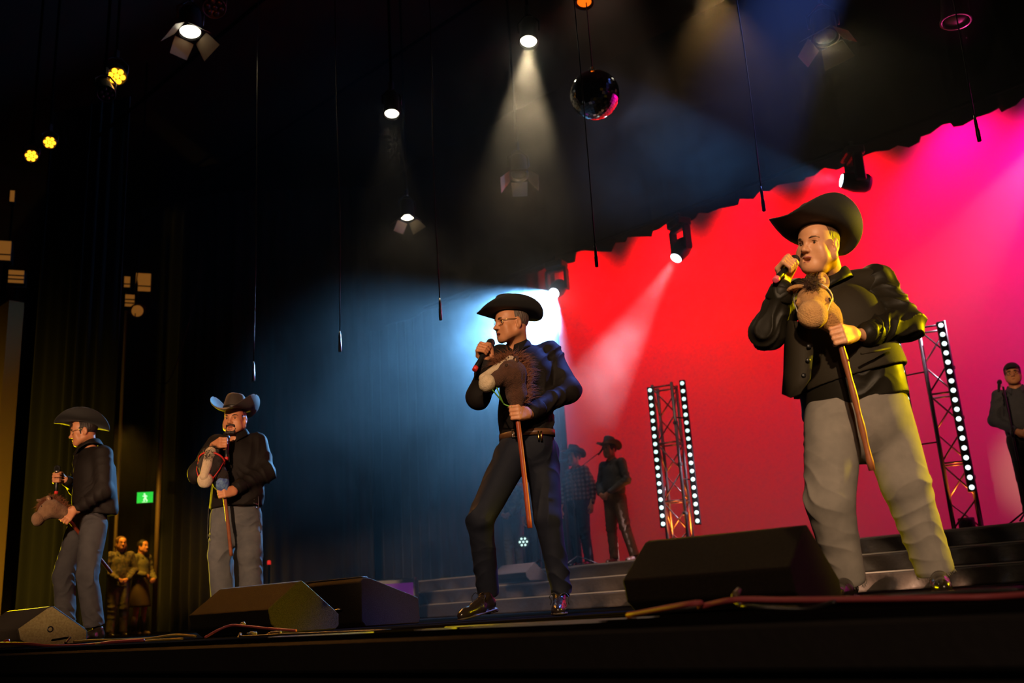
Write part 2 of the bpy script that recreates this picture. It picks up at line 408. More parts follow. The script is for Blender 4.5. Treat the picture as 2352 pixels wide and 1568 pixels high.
def nets(G, lo, h):
    nx, ny, nz = G.shape; I = G < 0
    c = [(i, j, k) for i in (0, 1) for j in (0, 1) for k in (0, 1)]
    cnt = np.zeros((nx - 1, ny - 1, nz - 1), np.uint8)
    for i, j, k in c: cnt += I[i:nx - 1 + i, j:ny - 1 + j, k:nz - 1 + k]
    act = (cnt > 0) & (cnt < 8); ix = np.argwhere(act); N = len(ix)
    V = np.stack([G[ix[:, 0] + i, ix[:, 1] + j, ix[:, 2] + k] for i, j, k in c], 1)
    s = np.zeros((N, 3)); w = np.zeros(N); C = np.array(c, float)
    for a in range(8):
        for b in range(a + 1, 8):
            if np.abs(C[a] - C[b]).sum() != 1: continue
            x = (V[:, a] < 0) != (V[:, b] < 0); t = np.where(x, V[:, a] / np.where(x, V[:, a] - V[:, b], 1), 0)
            s += np.where(x[:, None], C[a] + t[:, None] * (C[b] - C[a]), 0); w += x
    P = lo + h * (ix + s / w[:, None])
    id_ = np.full(act.shape, -1, np.int32); id_[act] = np.arange(N); F = []
    for ax_ in range(3):
        o = [q for q in range(3) if q != ax_]; sl0 = [slice(1, -1)] * 3; sl1 = [slice(1, -1)] * 3
        sl0[ax_] = slice(0, -1); sl1[ax_] = slice(1, None)
        a = I[tuple(sl0)]; b = I[tuple(sl1)]; e = np.argwhere(a != b); flip = a[tuple(e.T)]
        e = e.copy(); e[:, o[0]] += 1; e[:, o[1]] += 1
        q = []
        for u, v in ((0, 0), (1, 0), (1, 1), (0, 1)):
            t = e.copy(); t[:, o[0]] -= u; t[:, o[1]] -= v; q.append(id_[tuple(t.T)])
        q = np.stack(q, 1)
        if ax_ == 1: flip = ~flip
        q[~flip] = q[~flip][:, ::-1]; F.append(q)
    return P, np.vstack(F)

def vnorm(P, F):
    n = np.cross(P[F[:, 2]] - P[F[:, 0]], P[F[:, 3]] - P[F[:, 1]]); o = np.zeros_like(P)
    for k in range(4): np.add.at(o, F[:, k], n)
    return o / (np.linalg.norm(o, axis=1, keepdims=True) + 1e-12)

def relax(P, F, it=1, lam=.5):
    for _ in range(it):
        s = np.zeros_like(P); c = np.zeros(len(P))
        for k in range(4):
            np.add.at(s, F[:, k], P[F[:, (k + 1) % 4]] + P[F[:, (k + 3) % 4]]); np.add.at(c, F[:, k], 2)
        P = P + lam * (s / c[:, None] - P)
    return P

def wrinkle(vf, folds=(), base=.0, freq=22, seed=0):
    """cloth folds: soft noise everywhere plus bunched ridges (centre, reach, direction, count per metre, depth)"""
    P, F = vf; N = vnorm(P, F); rs = np.random.RandomState(seed); a = rs.uniform(-1, 1, (6, 3)); ph = rs.uniform(0, 6, 6)
    w = sum(np.sin(P @ (a[i] * freq * (.6 + .5 * i / 3)) + ph[i]) for i in range(6)) / 3
    b = rs.uniform(-1, 1, (5, 3)); w2 = sum(np.sin(P @ (b[i] * 11) + ph[i] * 2 + 1.3 * w) for i in range(5)) / 2.5
    d = base * (w - .4 * np.abs(w))
    for k, (c, R, dr, fq, am) in enumerate(folds):
        q = P - A(c); g = np.exp(-(q ** 2).sum(1) / R ** 2); sd = nrm(rs.uniform(-1, 1, 3)); t = q @ nrm(nrm(dr) + sd * .85) * fq * .48 * 2 * math.pi + 2.1 * w2 + .5 * w
        m = np.clip(.45 + .7 * np.sin(P @ (b[k % 5] * 17) + k), 0, 1)
        d = d + g * am * m * (.55 - 1.25 * np.abs(np.sin(t)) ** .7)
    return P + N * d[:, None], F
# ---------------------------------------------------------------- anatomy
class Head:
    """o: centre at eye level; f: where the face looks; u: rough up"""
    def __init__(s, o, f, u, sc=1.0, wide=1.0):
        s.o = A(o); s.f = nrm(f); s.x = nrm(np.cross(s.f, A(u))); s.u = np.cross(s.x, s.f); s.s = sc; s.w = wide
        s.R = np.stack([s.x, s.f, s.u])
    def __call__(s, x, y, z): return s.o + s.s * (s.x * x * s.w + s.f * y + s.u * z)
    def ell(s, F, c, r, k=.02, neg=False, tilt=None):
        R = s.R
        if tilt is not None:
            a, b, d = frame(s(*tilt) - s.o); R = np.stack([a, b, d])
        F.ell(s(*c), A(*r) * s.s, R, k * s.s, neg)
    def cap(s, F, a, b, ra, rb=None, k=.02, neg=False): F.cap(s(*a), s(*b), ra * s.s, (rb or ra) * s.s, k * s.s, neg=neg)

def head_field(F, H, mouth=.4, full=1.0, neck=None, neck_r=.060):
    w = full
    H.ell(F, (0, -.018, .032), (.077, .097, .088))
    H.ell(F, (0, .028, -.02), (.064 * w, .070, .085), .03)
    H.ell(F, (0, .040, .045), (.060, .052, .050), .03)
    for q in (-1, 1):
        H.cap(F, (q * .055 * w, .0, -.060), (q * .024, .066, -.100), .024 * w, .020, .03)
        H.ell(F, (q * .043, .063, -.034), (.024 * w, .020, .024), .022)
        H.ell(F, (q * .040 * w, .052, -.068), (.026 * w, .026, .030), .025)
    H.ell(F, (0, .074, -.104), (.024, .020, .018), .025)
    H.ell(F, (0, .068, -.072), (.034, .026, .034), .025)
    H.cap(F, (-.036, .079, .021), (-.008, .091, .016), .0095, .010, .014); H.cap(F, (.036, .079, .021), (.008, .091, .016), .0095, .010, .014)
    for q in (-1, 1):
        H.ell(F, (q * .032, .099, -.001), (.019, .020, .0125), .012, True)
        H.ell(F, (q * .032, .0735, -.001), (.0165, .0086, .0102), .004)
        H.cap(F, (q * .018, .086, .0055), (q * .047, .078, .005), .0042, .0038, .004)
        H.cap(F, (q * .019, .0845, -.010), (q * .045, .078, -.009), .0034, .0034, .005)
    H.cap(F, (0, .089, .010), (0, .110, -.030), .0085, .0105, .012)
    H.ell(F, (0, .114, -.034), (.0135, .0125, .0115), .008)
    for q in (-1, 1):
        H.ell(F, (q * .0135, .103, -.038), (.0085, .011, .0085), .006)
        H.ell(F, (q * .0065, .110, -.0455), (.004, .006, .004), .003, True)
    o = mouth * .011
    H.cap(F, (-.025, .083, -.072), (0, .0965, -.064), .0055, .0068, .008); H.cap(F, (.025, .083, -.072), (0, .0965, -.064), .0055, .0068, .008)
    H.cap(F, (-.022, .083, -.076 - o), (0, .093, -.080 - o), .0058, .0075, .008); H.cap(F, (.022, .083, -.076 - o), (0, .093, -.080 - o), .0058, .0075, .008)
    if mouth > .05: H.ell(F, (0, .094, -.0725 - o / 2), (.019, .022, .0035 + o * .75), .004, True)
    else: H.ell(F, (0, .104, -.072), (.026, .012, .0018), .003, True)
    for q in (-1, 1):
        H.ell(F, (q * .081, -.010, -.012), (.0085, .020, .033), .008)
        H.ell(F, (q * .089, -.006, -.009), (.0065, .011, .021), .005, True)
        H.ell(F, (q * .079, -.004, -.036), (.007, .010, .011), .008)
    if neck is not None:
        F.cap(H(0, -.030, -.055), neck, neck_r * H.s, neck_r * 1.06 * H.s, .03)

def face_bits(root, H, brow='hair_dark', lips=True, mouth=.4, iris=True):
    for q in (-1, 1):
        o = put('eye', lathe(H(q * .032, .0745, -.0015) - H.f * .0118 * H.s, H.f, [(0, .0015), (.004, .0088), (.0118, .0118), (.0196, .0088), (.0220, .0058), (.0232, .0030), (.0236, .0006)], 14), 'eye', root)
        put('iris', lathe(H(q * .032 - .0012, .0745, -.0015) + H.f * .0092 * H.s, H.f, [(0, .0068), (.0016, .0064), (.0028, .003), (.003, .0006)], 12), 'iris', o)
        put('eyelash_line', tube([H(q * .0165, .0850, .0015), H(q * .0245, .0885, .0072), H(q * .033, .0885, .0080), H(q * .0415, .0845, .0055), H(q * .0475, .0785, .0005)], [.0006, .0013, .0015, .0014, .0006], 6), brow, root)
        put('eyebrow', tube([H(q * .014, .0965, .0185), H(q * .028, .0935, .0245), H(q * .041, .0835, .0245), H(q * .051, .071, .019)], [.0045, .0066, .0058, .0028], 8, flat=(H.u, .8)), brow, root)
    if lips:
        o = mouth * .011
        v1 = tube(spline([H(-.025, .0875, -.0715), H(-.012, .0985, -.0655), H(0, .1015, -.0665), H(.012, .0985, -.0655), H(.025, .0875, -.0715)], 3), [.002] + [.0042] * 11 + [.002], 7)
        v2 = tube(spline([H(-.023, .086, -.0755 - o), H(-.011, .0965, -.0805 - o), H(0, .0985, -.0815 - o), H(.011, .0965, -.0805 - o), H(.023, .086, -.0755 - o)], 3), [.002] + [.0050] * 11 + [.002], 7)
        put('upper_lip', v1, 'lip', root); put('lower_lip', v2, 'lip', root)

def hand_field(F, c, g, wrist, back, r=.014, s=1.0, spread=1.0, thumb=True):
    """a hand closed round a bar: c middle of the grip, g along the bar to the index side, back = way the back of the hand faces"""
    g = nrm(g); e1 = A(wrist) - A(c); e1 = nrm(e1 - (e1 @ g) * g); e2 = np.cross(g, e1); e2 = e2 * (1 if e2 @ A(back) > 0 else -1)
    P = lambda a, b, t: A(c) + (e1 * a + e2 * b + g * t) * s
    T = [.034 * spread, .0115 * spread, -.0115 * spread, -.033 * spread]; L = [.96, 1.06, 1.0, .84]
    rr = r / s
    for t, l in zip(T, L):
        F.cap(P(.070, rr * .5 + .010, t * .55), P(-.004, rr + .015, t), .0165 * s, .0125 * s, .014 * s)
    F.cap(P(.074, rr * .5 + .006, -.012), P(.03, rr * .5 + .006, -.028), .017 * s, .016 * s, .012 * s)
    for t, l in zip(T, L):
        m = P(-.006, rr + .0145, t); p = P(-(rr + .0235 * l), .003 + .002 * l, t * .96); d = P(-(rr * .35 + .006), -(rr + .0085), t * .93); e = P(.011 * l, -(rr + .0075), t * .9)
        F.cap(m, p, .0112 * s, .0100 * s, .006 * s); F.ell(p, .0106 * s, None, .004 * s)
        F.cap(p, d, .0096 * s, .0090 * s, .0035 * s); F.cap(d, e, .0088 * s, .0078 * s, .0035 * s)
    if thumb:
        b0, b1, b2 = P(.056, rr * .2 + .002, .026), P(.026, -(rr * .6 + .002), .044), P(-.004, -(rr + .0125), .042)
        F.cap(b0, b1, .0160 * s, .0125 * s, .012 * s); F.cap(b1, b2, .0118 * s, .0098 * s, .004 * s); F.cap(b2, P(-.021, -(rr + .010), .034), .0098 * s, .0085 * s, .004 * s)
    w = P(.078, rr * .5 + .008, 0)
    F.cap(w, A(wrist), .0255 * s, .0270 * s, .02 * s, flat=(e2, .8))

def relaxed_hand(F, wrist, d, back, s=1.0):
    """a hanging, slightly curled hand"""
    d = nrm(d); e2 = A(back); e2 = nrm(e2 - (e2 @ d) * d); g = np.cross(d, e2)
    P = lambda a, b, t: A(wrist) + (d * a + e2 * b + g * t) * s
    for t, l in ((.030, .95), (.010, 1.05), (-.010, 1.0), (-.029, .8)):
        F.cap(P(.01, 0, t * .5), P(.085, .004, t), .017 * s, .012 * s, .012 * s)
        F.cap(P(.085, .004, t), P(.085 + .040 * l, -.010, t), .0105 * s, .0095 * s, .004 * s); F.cap(P(.085 + .040 * l, -.010, t), P(.085 + .062 * l, -.036, t), .0092 * s, .0078 * s, .004 * s)
    F.cap(P(.025, -.004, .024), P(.065, -.018, .046), .0145 * s, .011 * s, .012 * s); F.cap(P(.065, -.018, .046), P(.095, -.030, .040), .011 * s, .0085 * s, .004 * s)

def hat_mesh(H, brim=(.19, .225), curl=.055, dip=.03, crown=(.085, .104, .125), crease=.03, tilt=0.0, z0=.068, taper=.86, rake=0.0, roll=0.0):
    """felt cowboy hat in head space: x across, y to the front; curl lifts the sides, dip lowers front and back"""
    n = 72; rings = []
    ct, st = math.cos(tilt), math.sin(tilt); cr_, sr_ = math.cos(roll), math.sin(roll)
    def T(x, y, z):
        z = z - z0; x, z = x * cr_ + z * sr_, z * cr_ - x * sr_; y2 = y * ct - z * st; z2 = y * st + z * ct
        return H(x + rake * z2, y2, z2 + z0)
    def br(w, q, dz):
        cx_, sy_ = math.cos(w), math.sin(w)
        x = cx_ * (crown[0] + (brim[0] - crown[0]) * q); y = sy_ * (crown[1] + (brim[1] - crown[1]) * q)
        u = abs(cx_) ** 1.5
        z = z0 + curl * q ** 2.2 * u * 1.0 - dip * q ** 1.3 * abs(sy_) ** 2.5 + dz
        x *= 1 - .16 * q * q * u * min(1.5, curl / .055)
        return T(x, y, z)
    W = [2 * math.pi * k / n for k in range(n)]
    rings.append([T(math.cos(w) * crown[0] * .84, math.sin(w) * crown[1] * .84, z0 + .002) for w in W])
    for q in (0, .15, .3, .45, .6, .75, .88, .97): rings.append([br(w, q, -.0035) for w in W])
    rings.append([br(w, 1.0, -.001) for w in W]); rings.append([br(w, 1.0, .003) for w in W])
    for q in (.97, .88, .75, .6, .45, .3, .15, .04): rings.append([br(w, q, .0035) for w in W])
    hgt = crown[2]
    def cr(w, t):
        k = 1 - (1 - taper) * t ** 1.5
        if t > .86: k *= 1 - .10 * ((t - .86) / .14) ** 2
        x = math.cos(w) * crown[0] * k; y = math.sin(w) * crown[1] * k
        pinch = 1 - .30 * max(0, math.sin(w)) ** 2 * t ** 2
        return T(x * pinch, y, z0 + .004 + hgt * t * (1 + .06 * math.sin(w)))
    for t in (.08, .2, .35, .5, .65, .78, .88, .95, 1.0): rings.append([cr(w, t) for w in W])
    k1 = taper * .90
    for q in (.9, .75, .55, .35, .15):
        rr_ = []
        for w in W:
            x = math.cos(w) * crown[0] * k1 * q * (1 - .30 * max(0, math.sin(w)) ** 2); y = math.sin(w) * crown[1] * k1 * q
            z = z0 + .004 + hgt * (1 + .06 * math.sin(w)) + .008 * (1 - q) * 2 * (q > .5) - crease * math.exp(-(x / .020) ** 2) * min(1, (1 - q) * 3.2)
            rr_.append(T(x, y, z))
        rings.append(rr_)
    v = A([p for r in rings for p in r]); m = len(rings)
    f = [[i * n + k, i * n + (k + 1) % n, (i + 1) * n + (k + 1) % n, (i + 1) * n + k] for i in range(m - 1) for k in range(n)]
    f += [[(m - 1) * n + k for k in range(n)], list(range(n))[::-1]]
    bv = []
    for t, e in ((.03, .0015), (.05, .0035), (.17, .0035), (.19, .0015)):
        for w in W:
            p = cr(w, t); c = T(0, 0, z0 + hgt * t); bv.append(p + nrm(p - c) * e * H.s)
    bf = [[i * n + k, i * n + (k + 1) % n, (i + 1) * n + (k + 1) % n, (i + 1) * n + k] for i in range(3) for k in range(n)]
    return (v, f), (A(bv), bf)

def hat(root, H, m='felt', band='band', **kw):
    a, b = hat_mesh(H, **kw)
    o = put('cowboy_hat', a, m, root); put('hat_band', b, band, o)

def hair_cap(root, H, m, low=-.035, front=.055, k=.0035, sides=True):
    """short hair: shell over the skull with the face and ears left free"""
    F = Field(.005); H.ell(F, (0, -.020, .032), (.077 + k, .099 + k, .088 + k))
    F.plane(H(0, front, 0), H.f * 1.0 - H.u * .35); F.plane(H(0, -.02, low), -H.u - H.f * -.5)
    for q in (-1, 1) if sides else (): H.cap(F, (q * .060, .028, .02), (q * .060, .026, -.026), .012, .008, .01); 
    put('hair', F.build(), m, root)

def glasses(root, H, m='gold', r=.021, th=.0013, square=1.25):
    o = None
    for q in (-1, 1):
        P = [H(q * .033 + r * square * math.copysign(abs(math.cos(w)) ** .7, math.cos(w)), .097 - .010 * (math.cos(w) * q > .3) * abs(math.cos(w)), -.002 + r * .92 * math.copysign(abs(math.sin(w)) ** .75, math.sin(w))) for w in np.linspace(0, 2 * math.pi, 25)]
        t = tube(P, th, 6, False)
        if o is None: o = put('glasses', t, m, root)
        else: put('rim', t, m, o)
        put('temple', tube([H(q * .058, .088, .008), H(q * .074, .06, .010), H(q * .083, -.004, .012), H(q * .084, -.018, -.004)], th * 1.15, 6), m, o)
    put('bridge', tube([H(-.008, .099, .004), H(0, .104, .008), H(.008, .099, .004)], th, 6), m, o)

def collar(root, neck, up, f, m, r=.066, h=.040, out=.034, open_=.45, tip=.03):
    """folded shirt collar round the neck, open at the front"""
    u = nrm(up); f = nrm(A(f) - (A(f) @ u) * u); x = np.cross(f, u); P = []
    for w in np.linspace(open_, 2 * math.pi - open_, 40):
        d = f * math.cos(w) + x * math.sin(w); fr = max(0, math.cos(w)); c = A(neck) + f * .012 + u * .022
        dn = -.050 * fr ** 1.2
        e = (abs(w - math.pi) / (math.pi - open_)) ** 6 * tip
        P.append([c + d * r * .96 + u * (dn - .012), c + d * (r + .001) + u * (dn + h * .6), c + d * (r + .006) + u * (dn + h), c + d * (r + .014) + u * (dn + h * .8),
                  c + d * (r + out * .8 + e * .3) + u * (dn + h * .15 - e * .5), c + d * (r + out + e * .4) + u * (dn - .008 - e)])
    put('collar', slab(np.array(P), .004), m, root)

def shoe(root, ankle, toe, heel, m='leather', w=.046, up=(0, 0, 1), name='shoe', laces=False, h=.0045):
    """low lace shoe from heel to toe point (both on the sole), ankle above"""
    a, t, he = A(ankle), A(toe), A(heel); d = nrm(t - he); u = nrm(A(up) - (A(up) @ d) * d); s = np.cross(d, u); L = np.linalg.norm(t - he)
    F = Field(h); q = lambda x, y, z: he + d * x * L + s * y + u * z
    F.cap(q(.17, 0, .044), q(.45, 0, .040), .040, .042, .02, flat=(s, .86)); F.cap(q(.45, 0, .036), q(.80, 0, .030), .043, .035, .02)
    F.cap(q(.80, .003, .028), q(.90, 0, .026), .034, .026, .02); F.cap(q(.16, 0, .055), q(.22, 0, .095), .038, .040, .02); F.cap(q(.30, 0, .075), q(.55, 0, .055), .034, .026, .02)
    F.plane(he + u * .010, -u); F.plane(q(.2, 0, .118), u)
    o = put(name, F.build(), m, root)
    F = Field(h); F.cap(q(.14, 0, .012), q(.30, 0, .012), .040, .039, .01); F.cap(q(.30, 0, .012), q(.62, 0, .012), .037, .045, .01); F.cap(q(.62, 0, .012), q(.88, 0, .012), .045, .031, .01)
    F.plane(he + u * .017, u); F.plane(he + u * .004, -u); put('sole', F.build(), 'sole', o)
    H_ = [q(.02, y, z) for y in (0,) for z in (0,)]
    put('heel', box(q(.155, 0, .004), (.075, .068, .020), np.stack([d, s, u]), .006), 'sole', o)
    if laces:
        for i in range(4):
            x = .38 + .075 * i; z = .098 - .013 * i
            put('lace', tube([q(x, -.030, z - .012), q(x + .01, 0, z + .006), q(x, .030, z - .012)], .0028, 6), 'band', o)
        put('lace', tube(spline([q(.38, 0, .106), q(.37, .03, .125), q(.40, .055, .105), q(.44, .045, .085), q(.42, .05, .06)], 5), .0026, 6), 'band', o)
        put('lace', tube(spline([q(.38, 0, .106), q(.37, -.03, .122), q(.42, -.055, .100), q(.45, -.05, .08), q(.44, -.055, .055)], 5), .0026, 6), 'band', o)
    return o

def body_field(J, H, h, mouth, full=1.0, girth=1.0, hands=True, neck_r=.06):
    """one continuous figure: head, neck, trunk, arms, legs (hands are added by the caller before build)"""
    F = Field(h); n = J['face']
    head_field(F, H, mouth, full, J['neck'], neck_r)
    F.cap(J['pelvis'], J['waist'], .145 * girth, .135 * girth, .05, flat=(n, .68)); F.cap(J['waist'], J['chest'], .135 * girth, .160, .05, flat=(n, .66))
    for q in 'RL':
        F.cap(J['neck'] + A(0, 0, -.05), J['sh' + q] + A(0, 0, -.01), .040, .050, .04)
        F.cap(J['sh' + q], J['el' + q], .052, .042, .03); F.cap(J['el' + q], J['wr' + q], .040, .026, .02)
        F.cap(J['hip' + q], J['kn' + q], .082, .054, .04); F.cap(J['kn' + q], J['an' + q], .052, .036, .02)
        if 'toe' + q in J: F.cap(J['an' + q], J['toe' + q], .034, .024, .02)
    return F

def sleeves(F, J, q, r=(.078, .066, .062, .046), k=.03, end=1.0):
    e = J['el' + q] + (J['wr' + q] - J['el' + q]) * end
    F.cap(J['sh' + q], J['el' + q], r[0], r[1], k); F.ell(J['el' + q], r[1] * 1.04, None, .02); F.cap(J['el' + q], e, r[2], r[3], k)

def torso_cloth(F, J, hip_r=.19, waist_r=.17, chest_r=.185, depth=.68, hem=None, sh_r=.062, vee=True):
    n = J['face']
    if hem is not None: F.cap(hem, J['waist'], hip_r, waist_r, .05, flat=(n, depth))
    else: F.cap(J['pelvis'], J['waist'], hip_r, waist_r, .05, flat=(n, depth))
    F.cap(J['waist'], J['chest'], waist_r, chest_r, .05, flat=(n, depth))
    for q in 'RL': F.cap(J['neck'] + A(0, 0, -.045), J['sh' + q] + A(0, 0, -.012), sh_r * .9, sh_r + .004, .05)
    F.cap(J['chest'] + A(0, 0, .05), J['neck'] + A(0, 0, -.085), .12, .066, .05, flat=(n, .75))
    if vee: F.cap(J['neck'] + n * .075 + A(0, 0, .03), J['neck'] + n * .16 + A(0, 0, -.13), .040, .012, .01, neg=True)

def trousers(root, J, m, r=(.108, .082, .075, .066), pel=.165, depth=.74, top=None, h=.006, hem=.0, folds=1.0, name='trousers', seed=3, girth=None):
    F = Field(h); n = J['face']; up = nrm(J['waist'] - J['pelvis'])
    F.cap(J['pelvis'] + up * .0, J['pelvis'] + up * .14, pel, pel * .96, .05, flat=(n, depth))
    bx = {}
    for q in 'RL':
        F.cap(J['hip' + q], J['kn' + q], r[0], r[1], .035); F.cap(J['kn' + q], J['an' + q], r[2], r[3], .02)
        s = nrm(J['an' + q] - J['kn' + q]); c = J['an' + q] + s * hem; bb = (c - .13, c + .13)
        F.plane(c, s, .004, bb)
    F.plane(J['pelvis'] + up * (top if top is not None else .11), up, .006)
    fs = []
    for q in 'RL':
        a, k, hp = J['an' + q], J['kn' + q], J['hip' + q]; s = nrm(a - k)
        fs += [(k, .16, s + A(.5, .4, 0), 14, .0125 * folds), (a - s * .07, .15, s + A(.35, -.4, 0), 16, .0105 * folds), (hp + (k - hp) * .12, .16, nrm(k - hp) + nrm(np.cross(n, up)) * (.9 if q == 'R' else -.9), 13, .012 * folds)]
    o = put(name, wrinkle(F.build(), fs, .0028 * folds, 17, seed), m, root)
    return o

def arm_folds(J, q, am=.009):
    am = am * 1.6
    s, e, w = J['sh' + q], J['el' + q], J['wr' + q]
    return [(e, .13, nrm(w - s) + A(.1, .1, .1), 15, am), (e + (w - e) * .6, .12, nrm(w - e) + A(.2, 0, .1), 15, am * .8), (s + (e - s) * .2, .13, nrm(e - s) + A(.5, .2, .2), 11, am * .8), (s + (e - s) * .65, .12, nrm(e - s) + A(.4, -.3, 0), 12, am * .7)]

def mic(name, label, head, tail, band='red_tape', r=.0165, group=None):
    hd, tl = A(head), A(tail); d = nrm(hd - tl); L = np.linalg.norm(hd - tl)
    t = thing(name, label, 'microphone', tl, group)
    put('handle', lathe(tl, d, [(.0, .010), (.004, .0145), (L * .3, .0155), (L * .70, .0195), (L * .755, .021)], 20), 'black_plastic', t)
    put('grille', lathe(tl, d, [(L * .77, .020), (L * .80, .0255), (L * .86, .0268), (L * .93, .0255), (L * .975, .0185), (L, .006)], 22), 'mic_grille', t)
    put('collar_ring', lathe(tl, d, [(L * .745, .0215), (L * .75, .0245), (L * .775, .0250), (L * .785, .0215)], 22), 'metal', t)
    put('tail_band', lathe(tl, d, [(-.003, .0100), (-.002, .0150), (.022, .0158), (.023, .0150)], 18), band, t)
    a, b, _ = frame(d); put('switch', box(tl + d * L * .5 + a * .0175, (.006, .010, .024), np.stack([a, b, d]), .002), 'metal', t)
    return t

def spikes(base, dirs, L, r=.004, bend=0.25, seed=1):
    """soft tufts of hair: one thin three-sided lock per base point"""
    rs = np.random.RandomState(seed); v = []; f = []
    for b, d in zip(base, dirs):
        d = nrm(d + rs.normal(0, .25, 3)); l = L * rs.uniform(.6, 1.15); a, c, _ = frame(d); n = len(v); g = A(0, 0, -bend) + rs.normal(0, .1, 3)
        for t, k in ((0, 1), (.5, .75)):
            p = b + d * l * t + g * l * t * t
            for w in (0, 2.1, 4.2): v.append(p + (a * math.cos(w) + c * math.sin(w)) * r * k)
        v.append(b + d * l + g * l)
        for k in range(3): f += [[n + k, n + (k + 1) % 3, n + 3 + (k + 1) % 3, n + 3 + k], [n + 3 + k, n + 3 + (k + 1) % 3, n + 6]]
    return A(v), f
# ---------------------------------------------------------------- the stage shell
def structure(name, vf, m, smooth=False):
    v = A(vf[0]); c = (v.max(0) + v.min(0)) / 2; c[2] = v[:, 2].min()
    o = link(name, mesh(v, vf[1], c), m, None, smooth); o.location = c; o['kind'] = 'structure'; return o
structure('floor', box((-9, 9.1, -.06), (28, 13.8, .12)), 'stage_black')
structure('wall_front', box((-9, 2.27, -.66), (28, .12, 1.08)), 'fascia')
structure('trim_1', box((-9, 2.19, -.075), (28, .05, .11), None, .01), 'fascia')
structure('wall_back', box((-9, 16.1, 5), (28, .2, 12)), 'wall')
structure('wall_left', box((-23.1, 6, 5), (.2, 20, 12)), 'wall')
structure('wall_right', box((5.1, 9, 5), (.2, 14, 12)), 'wall')
structure('ceiling', box((-9, 6, 11.1), (28.4, 20.4, .2)), 'wall')
structure('wall_proscenium', box((-18.6, 5.85, 2.86), (2.95, .25, 5.72)), 'wall_beige')

def pleats(p0, p1, z0, z1, n, amp, seed=0, rows=8, scallop=0.0, flare=.5, edge=None):
    """hanging cloth between two ground points: folds that wander and deepen towards the hem"""
    rs = np.random.RandomState(seed); a, b = A(*p0, 0)[:3], A(*p1, 0)[:3]; L = np.linalg.norm(b - a); d = (b - a) / L; nr = np.cross(d, A(0, 0, 1))
    cols = n * 8 + 1; t = np.linspace(0, 1, cols); ph = np.cumsum(rs.uniform(.7, 1.3, cols)); ph = ph / ph[-1] * n * 2 * math.pi
    am = amp * (.6 + .5 * np.sin(np.linspace(0, 9, cols) + seed)); P = []
    for i in range(rows + 1):
        q = i / rows; lo = z0 + (edge(t, ph) if edge is not None else scallop * (np.abs(np.sin(ph / 2)) - .5))
        z = z1 + (lo - z1) * q; w = np.sin(ph + .4 * np.sin(q * 3 + seed)) * am * (1 - flare + flare * q)
        P.append(a + d * (t[:, None] * L) + nr * w[:, None] + np.stack([0 * t, 0 * t, z], 1))
    return np.array(P)

t = thing('cyclorama', 'white cyclorama cloth lit red and magenta behind the whole choir', 'backdrop', (-4.2, 14, 0))
P = np.array([[(-11.75 + 15.4 * i / 24, 14.0 + .012 * math.sin(i * 1.3), z) for i in range(25)] for z in (7.6, 5, 2.5, .02)])
put('cloth', slab(P, .01), 'cyc', t, False); put('bottom_pipe', tube([(-11.75, 14, .05), (3.65, 14, .05)], .03, 8), 'pipe_black', t)

BORDER = [(-10.813, 6.152), (-10.382, 6.033), (-10.313, 6.205), (-10.122, 6.172), (-9.630, 6.021), (-9.499, 6.144), (-9.231, 6.052), (-9.168, 6.113), (-8.734, 6.015), (-8.704, 6.109), (-8.355, 6.105), (-8.208, 6.010), (-7.839, 6.067), (-7.758, 6.109), (-7.545, 6.014), (-7.327, 6.046), (-7.057, 6.028), (-7.013, 6.118), (-6.761, 6.015), (-6.613, 6.081), (-6.427, 6.007), (-6.285, 6.058), (-5.915, 6.040), (-5.882, 6.070), (-5.692, 6.008), (-5.511, 6.054), (-5.369, 5.993), (-5.213, 6.033), (-4.996, 6.012), (-4.740, 6.024), (-4.578, 6.001), (-4.457, 6.042), (-4.316, 5.959), (-4.160, 5.971), (-4.124, 6.037), (-3.973, 6.009), (-3.794, 6.048), (-3.680, 6.028), (-3.652, 5.957), (-3.539, 5.943), (-3.360, 6.024), (-3.076, 6.032), (-3.052, 5.952), (-2.860, 5.940), (-2.766, 6.019), (-2.521, 5.987), (-2.305, 6.046)]
bx = np.array([p[0] for p in BORDER]); bz = np.array([p[1] for p in BORDER])
x = np.unique(np.concatenate([np.linspace(-21, 3.5, 220), bx])); rows = []
for q in np.linspace(0, 1, 7):
    lo = np.interp(x, bx, bz); rows.append(np.stack([x, 13.0 + .07 * np.sin(x * 7 + np.sin(x * 2.3)) * (.4 + .6 * q), 9.6 + (lo - 9.6) * q], 1))
solo('border_curtain', slab(np.array(rows), .02), 'border', 'black velvet border with a ragged pleated hem hung above the red backdrop', 'curtain', None, None, True)
solo('drape', slab(pleats((-21.5, 13.35), (-11.45, 13.45), .02, 9.4, 34, .07, 4), .01), 'curtain', 'wide black pleated drape closing the upstage to the left of the red backdrop', 'curtain')
solo('wing_curtain', slab(pleats((-22.6, 8.2), (-18.0, 10.4), .02, 9.4, 22, .07, 6), .01), 'curtain', 'black pleated wing curtain behind the two people waiting in the amber wings', 'curtain')
solo('leg_curtain', slab(pleats((-16.95, 6.15), (-15.5, 6.95), .02, 9.4, 8, .07, 9), .01), 'curtain', 'narrow black leg curtain beside the beige proscenium panel', 'curtain')
solo('side_curtain', slab(pleats((-17.9, 10.5), (-15.9, 12.6), .02, 9.4, 10, .08, 12), .01), 'curtain', 'black side curtain hanging to the right of the green exit sign', 'curtain')

